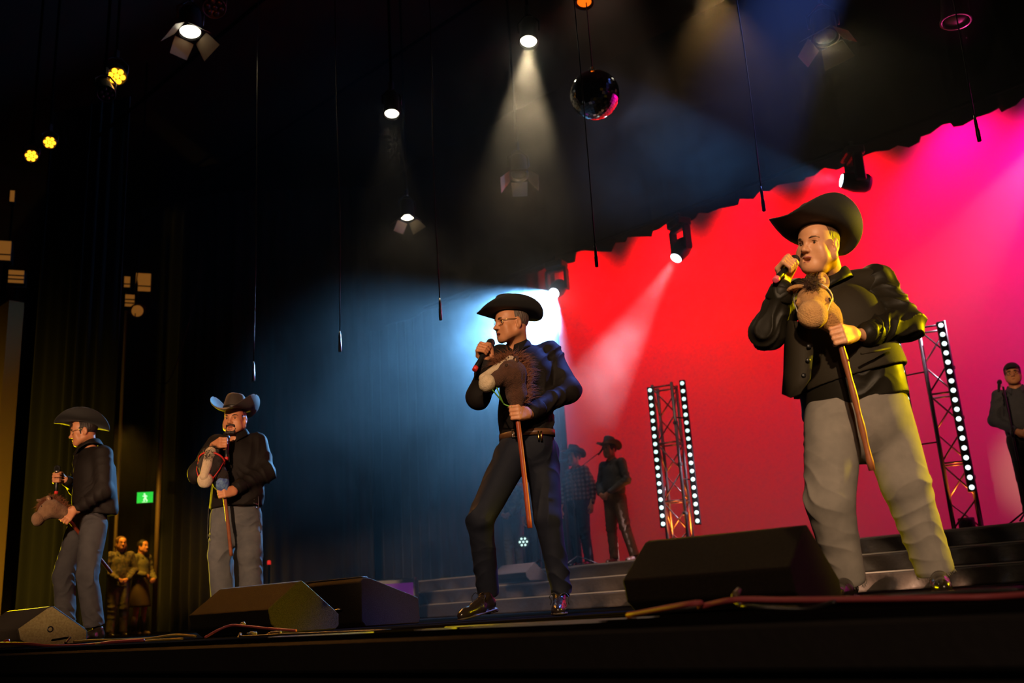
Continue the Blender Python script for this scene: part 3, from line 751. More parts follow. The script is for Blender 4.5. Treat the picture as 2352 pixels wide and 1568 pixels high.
# risers: three levels with pleated skirts and pale nosings
def riser(label, x0, x1, y, z, zb, yb, seed):
    t = thing('choir_riser', label, 'riser', ((x0 + x1) / 2, y, 0), 'carpeted choir risers with black skirts')
    put('deck', box(((x0 + x1) / 2, (y + yb) / 2, z - .03), (x1 - x0, yb - y, .06)), 'stage_black', t, False)
    put('nosing', box(((x0 + x1) / 2, y - .012, z - .006), (x1 - x0, .022, .014)), 'nosing', t, False)
    n = int((x1 - x0) * 1.9); rs = np.random.RandomState(seed); P = pleats((x0, y - .085), (x1, y - .085), zb + .004, z - .02, n, .085, seed, 9, .0, 1.0)
    P[:, :, 1] -= np.abs(np.sin(np.arange(P.shape[1]) * .37 + seed))[None, :] * .035 * np.linspace(0, 1, P.shape[0])[:, None] ** 1.5
    put('skirt', slab(P, .006), 'skirt', t)
    i = 0; xx = x0
    while xx < x1 - .3:
        put('skirt_band', box((xx + .48, y - .036, z - .035), (.95, .004, .03)), 'skirt', t, False); xx += .97
    return t
riser('lowest riser step with black pleated skirt nearest the singers', -12.6, 1.6, 10.30, .20, 0, 10.66, 3)
riser('middle riser step with black pleated skirt', -13.0, 1.6, 10.66, .405, .2, 11.0, 8)
riser('top riser platform that the choir and light towers stand on', -13.6, 1.6, 11.02, .60, .405, 13.2, 14)

# ---------------------------------------------------------------- floor monitors
PROF = [(0, 0), (-.075, .05), (-.095, .125), (.105, .262), (.135, .270), (.40, .085), (.40, .02), (.37, 0)]
def wedge(label, top_a, top_b, m='wedge', end_m=None, prof=PROF, sc=1.0, flip=False, handles=0, socket=False, name='floor_monitor', base=0.0):
    """the long top edge runs from top_a to top_b"""
    a, b = A(top_a), A(top_b); ay = nrm(A(*(b - a)[:2], 0)); az = A(0, 0, 1); ax = np.cross(ay, az) * -1
    ax = ax * (1 if (ax @ _h > 0) != flip else -1); w = np.linalg.norm(b - a)
    tp = [p for p in prof]; k = max(range(len(tp)), key=lambda i: tp[i][1]); pr = [(p * sc, q * sc) for p, q in tp]
    c = (a + b) / 2; c = A(c[0], c[1], 0) - ax * pr[k - 1][0]; c[2] = base
    t = thing(name, label, 'stage monitor', c, 'wedge monitors along the stage')
    o = put('cabinet', prism(pr, c, ax, ay, az, w), m, t, False)
    bv = o.modifiers.new('bevel', 'BEVEL'); bv.width = .008; bv.segments = 2; bv.limit_method = 'ANGLE'; bv.angle_limit = .3
    p, q = pr[k], pr[(k + 1) % len(pr)]; mid = (A(*p) + A(*q)) / 2; dr = A(*q) - A(*p); ln = np.linalg.norm(dr); dr = dr / ln
    d3 = ax * dr[0] + az * dr[1]; n3 = np.cross(ay, d3); n3 = n3 * (1 if n3 @ az > 0 else -1)
    g = put('grille', box(c + ax * mid[0] + az * mid[1] + n3 * .004, (ln * .9, w * .94, .012), np.stack([d3, ay, n3]), .003), 'grille', t, False)
    for s in (-1, 1):
        e = c + ay * s * (w / 2 + .002) + ax * .13 * sc + az * .11 * sc
        if socket: put('pole_socket', lathe(e, ay * s, [(-.004, .022), (.004, .022), (.005, .017), (.001, .012), (.0, .003)], 16), 'black_plastic', t)
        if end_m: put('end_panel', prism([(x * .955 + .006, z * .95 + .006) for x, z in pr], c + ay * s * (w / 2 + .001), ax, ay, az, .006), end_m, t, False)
    if handles:
        for s in (-1, 1):
            h = c + ax * (pr[1][0] - .012) + ay * s * w * .24 + az * .10 * sc
            put('handle', tube([h - ay * .05 + az * -.012, h - ay * .035 - ax * .02, h + ay * .035 - ax * .02 + az * .012, h + ay * .05 + az * .012], .006, 8), 'metal', t)
    return t, c, ax, ay
W1 = wedge('large wedge monitor in front of the man in grey jeans', (-2.203, 3.031, 0.270), (-1.594, 3.120, 0.270), name='floor_monitor')
W2 = wedge('wedge monitor with an amber lit top in front of the bearded singer', (-5.236, 3.011, 0.270), (-4.552, 3.086, 0.270))
BACKP = [(0, 0), (-.012, .02), (-.012, .28), (0, .29), (.09, .285), (.44, .12), (.45, .02), (.44, 0)]
W3 = wedge('dark boxy wedge monitor next to the amber lit wedge', (-5.699, 3.714, 0.281), (-4.857, 3.745, 0.285), prof=[(0, 0), (-.03, .03), (-.03, .27), (-.005, .29), (.05, .285), (.44, .16), (.45, .02), (.44, 0)], handles=2)
W0 = wedge('wedge monitor with a scuffed yellow lit end panel at the stage end', (-8.032, 2.841, 0.270), (-7.284, 2.854, 0.270), end_m='wedge_scuffed_lit', socket=True)
W4 = wedge('small wedge monitor up on the riser step behind the central singer', (-9.721, 9.941, 0.697), (-9.115, 9.959, 0.691), m='wedge', name='floor_monitor', base=.405, sc=.9)

# ---------------------------------------------------------------- cables, tape and plugs along the edge
def cable(label, pts, r, m, name='cable', group=None): return solo(name, tube(spline(pts, 8), r, 8), m, label, 'cable', group)
cable('thick red cable running along the stage edge past the near monitor', [(-1.889, 2.476, 0.011), (-1.55,2.34,.035), (-1.640, 2.503, 0.025), (-1.511, 2.487, 0.038), (-1.388, 2.533, 0.030), (-1.185, 2.585, 0.020), (-1.002, 2.618, 0.013), (-0.805, 2.665, 0.008), (-.2,2.3,.03)], .0085, 'cable_red')
cable('red cable looping in front of the amber lit wedge monitor', [(-4.586, 2.564, 0.006), (-4.539, 2.607, 0.037), (-4.491, 2.651, 0.056), (-4.355, 2.642, 0.050), (-4.138, 2.638, 0.032), (-3.913, 2.643, 0.015)], .006, 'cable_red')
cable('dark red cable lying in front of the yellow lit wedge monitor', [(-6.826, 2.393, 0.037), (-6.494, 2.428, 0.025), (-6.220, 2.478, 0.004), (-5.816, 2.512, -0.001), (-5.549, 2.555, 0.007), (-5.289, 2.593, 0.008)], .009, 'cable_red')
for i, (pts, m, lb) in enumerate([
    ([(-6.277, 2.630, 0.020), (-6.089, 2.668, 0.021), (-5.786, 2.677, 0.016), (-5.463, 2.704, 0.014), (-5.167, 2.706, 0.025), (-4.895, 2.686, 0.013)], 'cable_yellow', 'yellow lit cable at the feet of the leftmost singer'),
    ([(-5.680, 2.503, 0.001), (-5.657, 2.592, 0.009), (-5.420, 2.607, 0.001), (-5.189, 2.618, 0.004), (-4.945, 2.639, 0.004)], 'cable_yellow', 'second yellow lit cable lying below the first by the leftmost singer'),
    ([(-6.316, 2.593, 0.016), (-6.352, 2.628, 0.040), (-6.405, 2.647, 0.046), (-6.582, 2.619, 0.036)], 'cable_black', 'black cable looped behind the scuffed wedge monitor'),
    ([(-1.792, 2.430, 0.012), (-1.716, 2.501, 0.020), (-1.574, 2.564, 0.028), (-1.460, 2.466, 0.017), (-1.322, 2.526, 0.003), (-1.237, 2.537, 0.017)], 'cable_black', 'slack black cable under the near monitor'),
    ([(-4.288, 2.567, -0.014), (-4.322, 2.604, 0.015), (-4.177, 2.534, 0.001), (-3.971, 2.589, 0.001), (-3.631, 2.632, -0.002), (-3.280, 2.685, -0.006)], 'cable_black', 'black cable along the edge under the dark boxy monitor'),
    ([(-1.278, 2.567, 0.011), (-1.189, 2.649, 0.022), (-1.039, 2.720, 0.023), (-0.835, 2.774, 0.020)], 'cable_black', 'black cable in front of the shoes of the man in grey jeans')]):
    cable(lb, pts, .007, m)
def plug(label, a, b, m='cable_yellow'):
    a, b = A(a), A(b); d = b - a; L = np.linalg.norm(d); t = thing('cable_plug', label, 'plug', a)
    put('shell', lathe(a, d, [(0, .006), (.004, .011), (L * .6, .011), (L * .65, .009), (L * .95, .009), (L, .006)], 12), m, t)
    put('strain_relief', lathe(a - nrm(d) * L * .35, d, [(0, .005), (L * .35, .008)], 10), 'cable_black', t)
plug('metal cable plug standing up before the near monitor', (-1.567, 2.571, 0.044), (-1.570, 2.610, 0.066), 'pipe')
plug('cable plug resting above the red loop by the amber lit wedge', (-4.412, 2.657, 0.053), (-4.395, 2.673, 0.064), 'pipe')
plug('cable plug lying on the edge below the dark boxy monitor', (-4.159, 2.551, 0.012), (-4.132, 2.576, 0.011), 'pipe')
plug('cable plug further along the edge below the dark boxy monitor', (-4.041, 2.592, 0.008), (-3.964, 2.596, 0.010), 'pipe')
plug('red ended plug in front of the yellow lit wedge monitor', (-6.916, 2.445, 0.044), (-6.888, 2.471, 0.052), 'red_tape')
def tape(label, x0, x1, y0, y1, gaps=()):
    solo('tape_strip', box(((x0 + x1) / 2, (y0 + y1) / 2, .0012), (x1 - x0, y1 - y0, .0022)), 'tape_white', label, 'tape', 'white tape strips on the stage edge')
tape('white tape strip beside the shoe of the central singer', -2.75, -1.83, 2.50, 2.56)
tape('white tape strip along the lip in front of the central singer', -2.35, -1.8, 2.20, 2.26)
tape('short white tape dash left of the central singer', -2.62, -2.45, 2.24, 2.28)
tape('white tape strip right of the dark boxy monitor', -3.45, -2.85, 2.20, 2.25)

# ---------------------------------------------------------------- light towers and LED battens on the top riser
def tower(label, c, top, rot=0.0):
    t = thing('truss_tower', label, 'truss', (c[0], c[1], .6), 'box truss towers on the top riser')
    ca, sa = math.cos(rot), math.sin(rot); q = lambda x, y, z: A(c[0] + x * ca - y * sa, c[1] + x * sa + y * ca, z)
    w = .145; L = top - .6
    for x in (-w, w):
        for y in (-w, w): put('chord', tube([q(x, y, .62), q(x, y, top)], .024, 10), 'truss', t)
    put('base_plate', box(q(0, 0, .61), (.5, .5, .02), np.array([[ca, sa, 0], [-sa, ca, 0], [0, 0, 1]])), 'truss', t, False)
    n = 6; h = L / n
    for f_, (ax, ay) in enumerate((((-1, -1), (1, -1)), ((1, -1), (1, 1)), ((1, 1), (-1, 1)), ((-1, 1), (-1, -1)))):
        for i in range(n):
            z0, z1 = top - .06 - h * i, top - .06 - h * (i + 1) + .04; a, b = (ax, ay) if i % 2 == f_ % 2 else (ay, ax)
            if z1 < .64: z1 = .64
            put('brace', tube([q(a[0] * w, a[1] * w, z0), q(b[0] * w, b[1] * w, z1)], .0105, 7), 'truss', t)
            if i % 2 == 0 or i == 0: put('rung', tube([q(ax[0] * w, ax[1] * w, z0 + .02), q(ay[0] * w, ay[1] * w, z0 + .02)], .0125, 7), 'truss', t)
    lamp('tower_uplight', 'SPOT', (c[0], c[1], .80), (c[0], c[1], 3), 60, (1, .20, .02), .06, 100, .8)
    u = put('uplight', lathe((c[0], c[1], .62), (0, 0, 1), [(0, .07), (.02, .09), (.13, .09), (.135, .08), (.12, .075)], 16), 'black_metal', t); put('uplight_lens', lathe((c[0], c[1], .735), (0, 0, 1), [(0, .075), (.008, .06), (.010, .005)], 16), 'lens_amber_dim', u)
    for z in (1.2, 1.9, 2.5): put('coupler', box(q(w, -w, z), (.06, .06, .05), None, .008), 'truss', t, False)
    return q, w
def batten(label, p0, p1, m='led', n=18, to=None):
    """upright strip of n round LEDs between two points, facing the audience"""
    p0, p1 = A(p0), A(p1); d = nrm(p1 - p0); L = np.linalg.norm(p1 - p0); f = nrm(A(.42, -.9, 0)); f = nrm(f - (f @ d) * d); s = np.cross(d, f)
    t = thing('led_batten', label, 'light', p0, 'upright LED battens on the light towers'); R = np.stack([s, f, d])
    put('housing', box((p0 + p1) / 2 - f * .035, (.088, .08, L + .10), R, .008), 'black_metal', t, False)
    for i in range(n):
        c = p0 + d * L * i / (n - 1)
        put('led', lathe(c + f * .004, f, [(0, .030), (.008, .027), (.013, .016), (.0145, .003)], 14), m, t)
    for k in (.3, .75):
        c = p0 + d * L * k - f * .09; put('bracket', tube([c - d * .16, c - d * .15 - f * .05, c + d * .15 - f * .05, c + d * .16], .008, 6), 'black_metal', t)
        if to is not None: put('arm', tube([c - f * .04, A(to(c[2]))], .010, 6), 'black_metal', t)
q1, w1 = tower('truss tower with LED battens behind the large wedge monitor', (-7.943, 11.786, 0.898)[:2], 3.10, .35)
q2, w2 = tower('truss tower with LED battens behind the man in grey jeans', (-4.06, 11.9), 3.08, .35)
batten('LED batten on the left flank of the tower above the large monitor', (-8.054, 11.560, 1.082), (-8.050, 11.563, 3.020), 'led', 18, lambda z: q1(-w1, -w1, z))
batten('LED batten on the right flank of the tower above the large monitor', (-7.640, 11.808, 1.087), (-7.642, 11.806, 3.073), 'led', 18, lambda z: q1(w1, -w1, z))
batten('LED batten half hidden behind the man in grey jeans', (-4.379, 11.562, 1.075), (-4.374, 11.568, 2.967), 'led_white', 18, lambda z: q2(-w2, -w2, z))
batten('LED batten on the tower beside the man in the cap', (-3.883, 11.751, 1.077), (-3.890, 11.744, 3.016), 'led_white', 18, lambda z: q2(w2, -w2, z))

def par_glow(name, label, c, aim, r, m='lens_amber', n=7, group=None, col=None, yoke=True, back='pipe_black', led=True, lr=.30, power=0, foot=None):
    """LED par can: short ribbed body, yoke, ring of coloured lenses"""
    c = A(c); d = nrm(A(aim) - c); t = thing(name, label, 'light', c, group)
    put('can', lathe(c, d, [(-.24, r * .5), (-.23, r * .85), (-.17, r * .9), (-.16, r * 1.0), (-.02, r * 1.08), (.012, r * 1.12), (.012, r * 1.02), (-.01, r * 1.0)], 24), 'black_metal', t)
    if led:
        a, b, _ = frame(d); ring = [(0, 0)] + [(math.cos(k * math.pi / 3) * r * .64, math.sin(k * math.pi / 3) * r * .64) for k in range(6)]
        for x, y in ring: put('lens', lathe(c + a * x + b * y - d * .004, d, [(0, r * lr), (.010, r * lr * .93), (.016, r * lr * .5), (.017, r * .02)], 12), m, t)
    else: put('lens', lathe(c - d * .02, d, [(0, r * .97), (.008, r * .9), (.018, r * .5), (.021, r * .05)], 24), m, t)
    if foot is not None: put('stand', tube([(c[0], c[1], c[2] - r * .9), (c[0], c[1], foot + .02)], .02, 8), 'black_metal', t); put('stand_base', lathe((c[0], c[1], foot), (0, 0, 1), [(0, .14), (.02, .14), (.03, .03)], 16), 'black_metal', t)
    if power: lamp('led_par_beam', 'SPOT', c + d * .05, c + d * 3, power, (1, .34, .03), .05, 26, .8)
    if yoke:
        u = A(0, 0, 1); s = nrm(np.cross(d, u)); k = c - d * .1
        put('yoke', tube([k - s * r * 1.2, k - s * r * 1.25 + u * r * 1.2, k + u * r * 1.9 - s * r * .5, k + u * r * 1.9 + s * r * .5, k + s * r * 1.25 + u * r * 1.2, k + s * r * 1.2], .012, 6, flat=(d, 1)), 'black_metal', t)
        put('clamp', box(k + u * (r * 1.9 + .05), (.06, .05, .10), None, .01), 'black_metal', t, False)
        if c[2] > 4.5: put('drop_pipe', tube([k + u * (r * 1.9 + .09), A(k[0], k[1], 10.98)], .018, 6), 'pipe_black', t)
    return t

# ---------------------------------------------------------------- moving heads on the upstage pipe
def moving_head(label, c, aim, power, col, angle, es='lens_blue', size=.06, soft=.35):
    c = A(c); d = nrm(A(aim) - c); t = thing('moving_head_light', label, 'light', (c[0], c[1], c[2] + .52), 'moving head lights on the upstage pipe')
    s = nrm(np.cross(d, A(0, 0, 1))); u = A(0, 0, 1); R = np.stack([s, np.cross(u, s), u])
    put('base', box(c + u * .43, (.34, .26, .13), R, .02), 'black_plastic', t, False)
    put('clamp', box(c + u * .55, (.06, .07, .13), R, .012), 'black_metal', t, False)
    y = put('yoke', box(c + u * .345, (.40, .12, .07), R, .02), 'black_plastic', t, False)
    for q in (-1, 1): put('yoke_arm', box(c + s * q * .185 + u * .15, (.055, .15, .40), R, .02), 'black_plastic', y, False)
    h = put('head', lathe(c, d, [(-.20, .05), (-.19, .10), (-.13, .135), (.02, .145), (.12, .125), (.20, .108), (.215, .100), (.205, .088)], 24), 'black_plastic', t)
    put('lens', lathe(c + d * .205, d, [(0, .090), (.008, .082), (.014, .05), (.016, .004)], 24), es, h)
    l = lamp('moving_head_beam', 'SPOT', c + d * .25, c + d * 4, power, col, size, angle, soft)
    return t
ICE = (.52, .76, 1)
moving_head('moving head light blazing white blue at the left end of the red backdrop', (-10.40, 12.45, 5.42), (-8.43, 4.59, -.65), 14500, (.18, .52, 1), 50, size=.08, soft=.5)
moving_head('moving head light pointing down over the light tower', (-7.80, 12.45, 5.36), (-9.3, 8.6, 0), 4500, (1, .70, .80), 22)
moving_head('moving head light throwing a blue beam to the left above the near man', (-4.88, 12.45, 5.45), (-9.2, 8.6, 6.6), 900, (.12, .42, 1), 44)
moving_head('moving head light throwing a pale pink beam from beyond the right edge', (-2.08, 12.45, 5.52), (-5.2, 12.2, 2.4), 5000, (1, .75, .95), 30)
solo('lighting_pipe', tube([(-14, 12.52, 6.02), (3, 12.52, 6.02)], .03, 10), 'pipe_black', 'long black pipe that carries the moving head lights', 'pipe')

# ---------------------------------------------------------------- overhead rig over the singers
def fresnel(label, c, aim, r=.11, doors=True, power=0, col=(1, .8, .5), angle=50, em='lens_warm', open_=.6, group='barn door spots in the rig', soft=.6):
    c = A(c); d = nrm(A(aim) - c); t = thing('stage_spotlight', label, 'light', c, group); a, b, _ = frame(d)
    put('housing', lathe(c, d, [(-.34, .06), (-.33, r * .9), (-.30, r * 1.05), (-.04, r * 1.1), (.0, r * 1.22), (.012, r * 1.22), (.012, r * 1.05), (-.02, r)], 22), 'black_metal', t)
    put('lens', lathe(c - d * .02, d, [(0, r * .98), (.012, r * .8), (.022, r * .4), (.024, .005)], 22), em, t)
    k = c - d * .16; u = A(0, 0, 1); s = nrm(np.cross(d, A(.02, .03, 1)))
    put('yoke', tube([k - s * r * 1.25, k - s * r * 1.3 + u * r * 1.3, k - s * .03 + u * r * 2.3, k + s * .03 + u * r * 2.3, k + s * r * 1.3 + u * r * 1.3, k + s * r * 1.25], .012, 6), 'black_metal', t)
    put('clamp', box(k + u * (r * 2.3 + .06), (.06, .05, .13), None, .012), 'black_metal', t, False)
    put('drop_pipe', tube([k + u * (r * 2.3 + .11), A(k[0], k[1], 10.98)], .018, 6), 'pipe_black', t)
    if doors:
        for i, (x, y) in enumerate(((a, b), (-a, b), (b, a), (-b, a))):
            e = c + d * .014 + x * r * 1.15; o = nrm(d * math.cos(open_) + x * math.sin(open_)); L = r * 1.75; w0, w1 = r * 1.0, r * (1.45 if i < 2 else .9)
            P = np.array([[e - y * w0, e + y * w0], [e + o * L * .5 - y * (w0 + w1) / 2, e + o * L * .5 + y * (w0 + w1) / 2], [e + o * L - y * w1, e + o * L + y * w1]])
            put('barn_door', slab(P, .003), 'barn', t, False)
    if power: lamp('spotlight_beam', 'SPOT', c + d * .03, c + d * 3, power, col, .06, angle, soft)
    return t
fresnel('barn door spotlight tilted down, brightest of the upper rig at the left', (-9.417, 4.899, 6.826), (-8.582, 4.583, 2.277), .12, True, 60, (1, .78, .45), 120, open_=.75)
fresnel('bright round par light with a smoky warm cone of light beneath it', (-6.248, 7.300, 6.162), (-5.799, 6.351, 2.767), .094, False, 560, (1, .78, .46), 30, group=None)
fresnel('smaller bright par light with a short warm cone of light', (-8.005, 6.758, 5.812), (-7.433, 6.198, 3.169), .085, False, 70, (1, .82, .5), 34, group=None)
fresnel('distant barn door spotlight showing one lit amber flap', (-8.667, 9.693, 6.137), (-7.983, 8.963, 2.675), .12, True, 26, (1, .68, .36), 120, open_=.7, em='black_metal')
fresnel('small far barn door spotlight with two glints above a lit flap', (-11.392, 9.890, 6.427), (-10.961, 9.608, 3.337), .11, True, 22, (1, .75, .45), 120, open_=.7)
fresnel('barn door spotlight with a broad glowing flap above the near man', (-3.782, 9.455, 5.920), (-3.598, 8.944, 3.580), .125, True, 22, (1, .78, .42), 120, open_=.75, em='black_metal')
fresnel('par light rimmed in pink at the top right of the rig', (-2.284, 8.800, 5.082), (-2.419, 8.674, 3.534), .115, False, 0, group=None, em='black_metal')
fresnel('par light just out of sight above the upper rig', (-4.705, 8.734, 6.778), (-1.7, 3.1, 0), .094, False, 230, (1, .55, .18), 18, group=None)
par_glow('led_par', 'amber LED par glowing as a flattened oval high in the dark', (-10.036, 4.324, 6.302), (-4.9, 3.1, .2), .105, 'lens_amber', power=1300)
par_glow('led_par', 'upper of two small amber LED pars at the far left of the rig', (-12.156, 4.401, 6.320), (-3.911, 1.825, 0.847), .080, 'lens_amber', power=50)
par_glow('led_par', 'lower of two small amber LED pars at the far left of the rig', (-12.323, 4.245, 6.141), (-3.965, 1.775, 0.852), .080, 'lens_amber', power=50)
par_glow('led_par', 'unlit LED par beside the barn door spotlight, red light on its edges', (-8.846, 4.883, 6.853), (-7.030, 4.387, 3.539), .12, 'black_plastic')
lamp('red_spill', 'SPOT', (-8.059, 4.796, 6.182), (-8.853, 4.878, 6.785), 6, (1, .12, .02), .05, 60)
lamp('pink_spill', 'SPOT', (-2.337, 9.297, 4.980), (-2.279, 8.804, 5.119), 8, (1, .05, .3), .05, 60)
par_glow('led_par', 'unlit par can with an amber edge below the oval amber par', (-9.712, 4.078, 5.842), (-8.288, 3.900, 3.832), .09, 'black_plastic')
for i, (a, b, lb) in enumerate((((-16, 6.55, 8.6), (3, 6.55, 8.6), 'black pipe of the downstage lighting rig'), ((-20, 9.3, 9.0), (3, 9.3, 9.0), 'black pipe of the midstage lighting rig'))):
    solo('lighting_pipe', tube([a, b], .028, 10), 'pipe_black', lb, 'pipe')

# mirror ball
def mirror_ball(c, r):
    c = A(c); t = thing('mirror_ball', 'mirror ball of small square mirrors hanging above the choir', 'mirror ball', c)
    v, f = lathe(c, (0, 0, 1), [(-r * math.cos(k * math.pi / 20) * .985, max(.002, r * math.sin(k * math.pi / 20) * .985)) for k in range(21)], 32); put('core', (v, f), 'mirror_core', t)
    vs, fs = [], []
    n = 26
    for i in range(n):
        th = math.pi * (i + .5) / n; m = max(4, int(2 * n * math.sin(th)))
        for j in range(m):
            ph = 2 * math.pi * j / m; d = A(math.sin(th) * math.cos(ph), math.sin(th) * math.sin(ph), math.cos(th)); e = A(-math.sin(ph), math.cos(ph), 0); g = np.cross(d, e)
            jit = nrm(d + rng.normal(0, .012, 3)); w = math.pi * r / n * .47; we = math.pi * r * math.sin(th) / m * .96
            e = e - (e @ jit) * jit; g = g - (g @ jit) * jit; k = len(vs)
            vs += [c + d * r + e * s * we + g * q * w for s, q in ((-1, -1), (1, -1), (1, 1), (-1, 1))]; fs.append([k, k + 1, k + 2, k + 3])
    o = put('mirror_tile', (A(vs), fs), 'mirror', t, False); o['kind'] = 'stuff'
    put('motor_cap', lathe(c + A(0, 0, r * .97), (0, 0, 1), [(0, .05), (.03, .05), (.035, .02), (.07, .018)], 12), 'metal', t)
    put('hanging_cable', tube([c + A(0, 0, r + .06), c + A(0, 0, 5.0)], .006, 6), 'cable_black', t)
mirror_ball((-5.267, 7.119, 4.998), .25)
par_glow('led_par', 'dim par can above the mirror ball at the top of the frame', (-5.282, 7.105, 6.072), (-5.185, 6.786, 4.453), .09, 'lens_amber_dim', led=False)

# hanging choir microphones
CM = None
for i, (a, b, lb) in enumerate(((((-8.749, 5.384, 2.522)), (-8.747, 5.385, 4.064), 'hanging choir microphone left of all others in the haze'), ((-7.506, 5.583, 2.587), (-7.495, 5.594, 4.494), 'hanging choir microphone second from the left'),
    ((-6.330, 5.857, 2.666), (-6.331, 5.857, 4.989), 'hanging choir microphone left of the central singer with a pale tip'), ((-4.754, 6.230, 2.808), (-4.738, 6.246, 5.283), 'hanging choir microphone on the cable that crosses the mirror ball'),
    ((-3.388, 6.681, 2.976), (-3.381, 6.687, 4.911), 'hanging choir microphone directly above the near man hat'), ((-1.890, 7.254, 3.179), (-1.880, 7.264, 4.232), 'hanging choir microphone furthest right against the magenta'))):
    a = A(a); t = thing('hanging_microphone', lb, 'microphone', a, 'thin choir microphones hung on cables')
    x, y = a[0], a[1]; sw = rng.uniform(-.02, .02, 2)
    put('capsule', lathe(a, (0, 0, 1), [(0, .012), (.004, .016), (.09, .016), (.10, .013), (.17, .012), (.215, .006)], 12), 'black_plastic' if i > 2 else 'alu', t)
    put('cable', tube(spline([a + A(0, 0, .2), a + A(sw[0], sw[1], 1.5), a + A(-sw[0], sw[1] * 2, 3.2), a + A(0, 0, 7.0 - 0)], 4), .0055, 6), 'cable_black', t)

# ---------------------------------------------------------------- the wings
def boom(label, base, top, fixtures, r=.035):
    b, tp = A(base), A(top); t = thing('boom_stand', label, 'pipe', A(b[0], b[1], 0)); put('pipe', tube([(b[0], b[1], .02), (b[0], b[1], tp[2])], r, 10), 'pipe', t)
    put('base', lathe((b[0], b[1], 0), (0, 0, 1), [(0, .3), (.03, .3), (.05, .06)], 20), 'pipe_black', t)
    return t
boom('tall amber lit boom pipe behind the singer in glasses at the far left', (-18.631, 8.485, 1.299), (-18.655, 8.463, 7.119), 0)
boom('shorter amber lit pipe beside the green exit sign', (-18.043, 9.032, 1.250), (-18.033, 9.041, 4.616), 0, .045)
def cell(label, c, w, h, m='gel', bars=1, stem=None):
    """box lantern with a square gel frame facing the stage"""
    c = A(c); f = nrm(A(.9, -.45, -.1)); s = nrm(np.cross(f, A(0, 0, 1))); u = np.cross(s, f); R = np.stack([s, f, u]); t = thing('cyc_flood', label, 'light', c, 'gelled floods on the wing booms')
    put('housing', box(c - f * .12, (w * 1.12, .22, h * 1.12), R, .015), 'black_metal', t, False)
    if stem: put('stem', tube([c - f * .12 - u * h * .5, A(*(c - f * .12)[:2], stem)], .02, 6), 'pipe_black', t)
    put('gel', box(c, (w, .012, h), R), m, t, False)
    for k in range(bars): put('frame_bar', box(c + f * .01 + u * (h * (-.22 + .3 * k)), (w * 1.02, .012, .022), R), 'black_metal', t, False)
    put('yoke', tube([c - s * w * .62 - f * .1, c - s * w * .62 - f * .1 - u * h * .7, c + s * w * .62 - f * .1 - u * h * .7, c + s * w * .62 - f * .1], .014, 6), 'black_metal', t)
cell('square amber gelled flood high on the boom pipe', (-16.642, 7.877, 6.355), .26, .34)
cell('narrow amber gelled flood left of the square flood on the boom', (-16.765, 7.625, 6.347), .10, .20)
cell('small amber flood under the square flood on the boom', (-16.619, 7.625, 5.941), .16, .22, bars=2)
par_glow('wing_par', 'rounded amber par at the bottom of the boom cluster', (-16.604, 7.775, 5.763), (-10.124, 6.972, 2.862), .13, 'gel', led=False)
cell('amber gelled flood at the far left over the beige panel', (-17.075, 5.562, 6.585), .20, .34, stem=5.7)
cell('lower amber flood at the far left over the beige panel', (-16.897, 5.727, 6.088), .24, .22, bars=2, stem=5.7)
cell('small dim amber flood at the far left top', (-17.032, 5.602, 7.608), .07, .2, bars=0, stem=5.7)
t = thing('exit_sign', 'green illuminated exit sign with a white running figure', 'sign', (-18.524, 8.994, 2.615))
c = A((-18.524, 8.994, 2.615)); f = nrm(A(.72, -.69, 0)); s = nrm(np.cross(f, A(0, 0, 1))); u = np.cross(s, f); R = np.stack([s, f, u])
put('case', box(c - f * .03, (.33, .06, .23), R, .006), 'black_metal', t, False); put('face', box(c + f * .002, (.31, .006, .21), R), 'exit_green', t, False)
def fig(pts, r): return tube([c + f * .007 + s * x + u * z for x, z in pts], r, 8, flat=(f, .25))
put('pictogram', merge(lathe(c + f * .006 + s * .012 + u * .066, f, [(0, .016), (.003, .015)], 14), fig([(.008, .045), (-.012, -.005)], .017), fig([(-.010, -.005), (.018, -.035), (.012, -.075)], .011), fig([(-.014, -.008), (-.024, -.045), (-.05, -.07)], .011), fig([(.006, .04), (.032, .02), (.045, .035)], .007), fig([(0, .04), (-.032, .032), (-.04, .008)], .007)), 'exit_white', t)
put('doorway_mark', box(c + f * .006 + s * .0 + u * -.09, (.10, .004, .008), R), 'exit_white', t, False)
put('conduit', tube([c - f * .03 + u * .11, c - f * .03 + u * 7.5], .012, 6), 'pipe_black', t)
solo('hanging_cable', tube(spline([(-16.524, 7.849, 7.877), (-16.646, 7.736, 5.970), (-16.495, 7.876, 4.871), (-16.278, 8.079, 4.363), (-16.081, 8.262, 4.590), (-15.819, 8.504, 6.065), (-15.669, 8.644, 7.709)], 6), .010, 6), 'cable_black', 'slack black cable looping down right of the boom cluster', 'cable')
t = thing('barrier_post', 'thin post with a small red tip behind the amber lit wedge', 'post', (-14.797, 9.455, 0.324)); p = A((-14.797, 9.455, 0.324)); 
p1 = A((-14.800, 9.452, 1.039)); put('post', tube([(p1[0], p1[1], .0), p1], .02, 8), 'pipe_black', t); put('red_tip', lathe(p1, (0, 0, 1), [(0, .03), (.06, .03), (.07, .01)], 10), 'red_led', t)
t = thing('lit_case', 'small case lit dim purple beyond the dark boxy monitor', 'case', A(*(-11.345, 9.387, 0.388)[:2], 0)); p = A((-11.342, 9.390, 0.524))
R = np.stack([nrm(A(.75, .66, 0)), nrm(A(.66, -.75, 0)), A(0, 0, 1)])
put('body', box((p[0], p[1], .29), (.62, .3, .58), R, .02), 'black_plastic', t, False); put('lit_front', box(A(p[0], p[1], .33) + R[1] * .152, (.54, .008, .36), R), 'purple_glow', t, False)
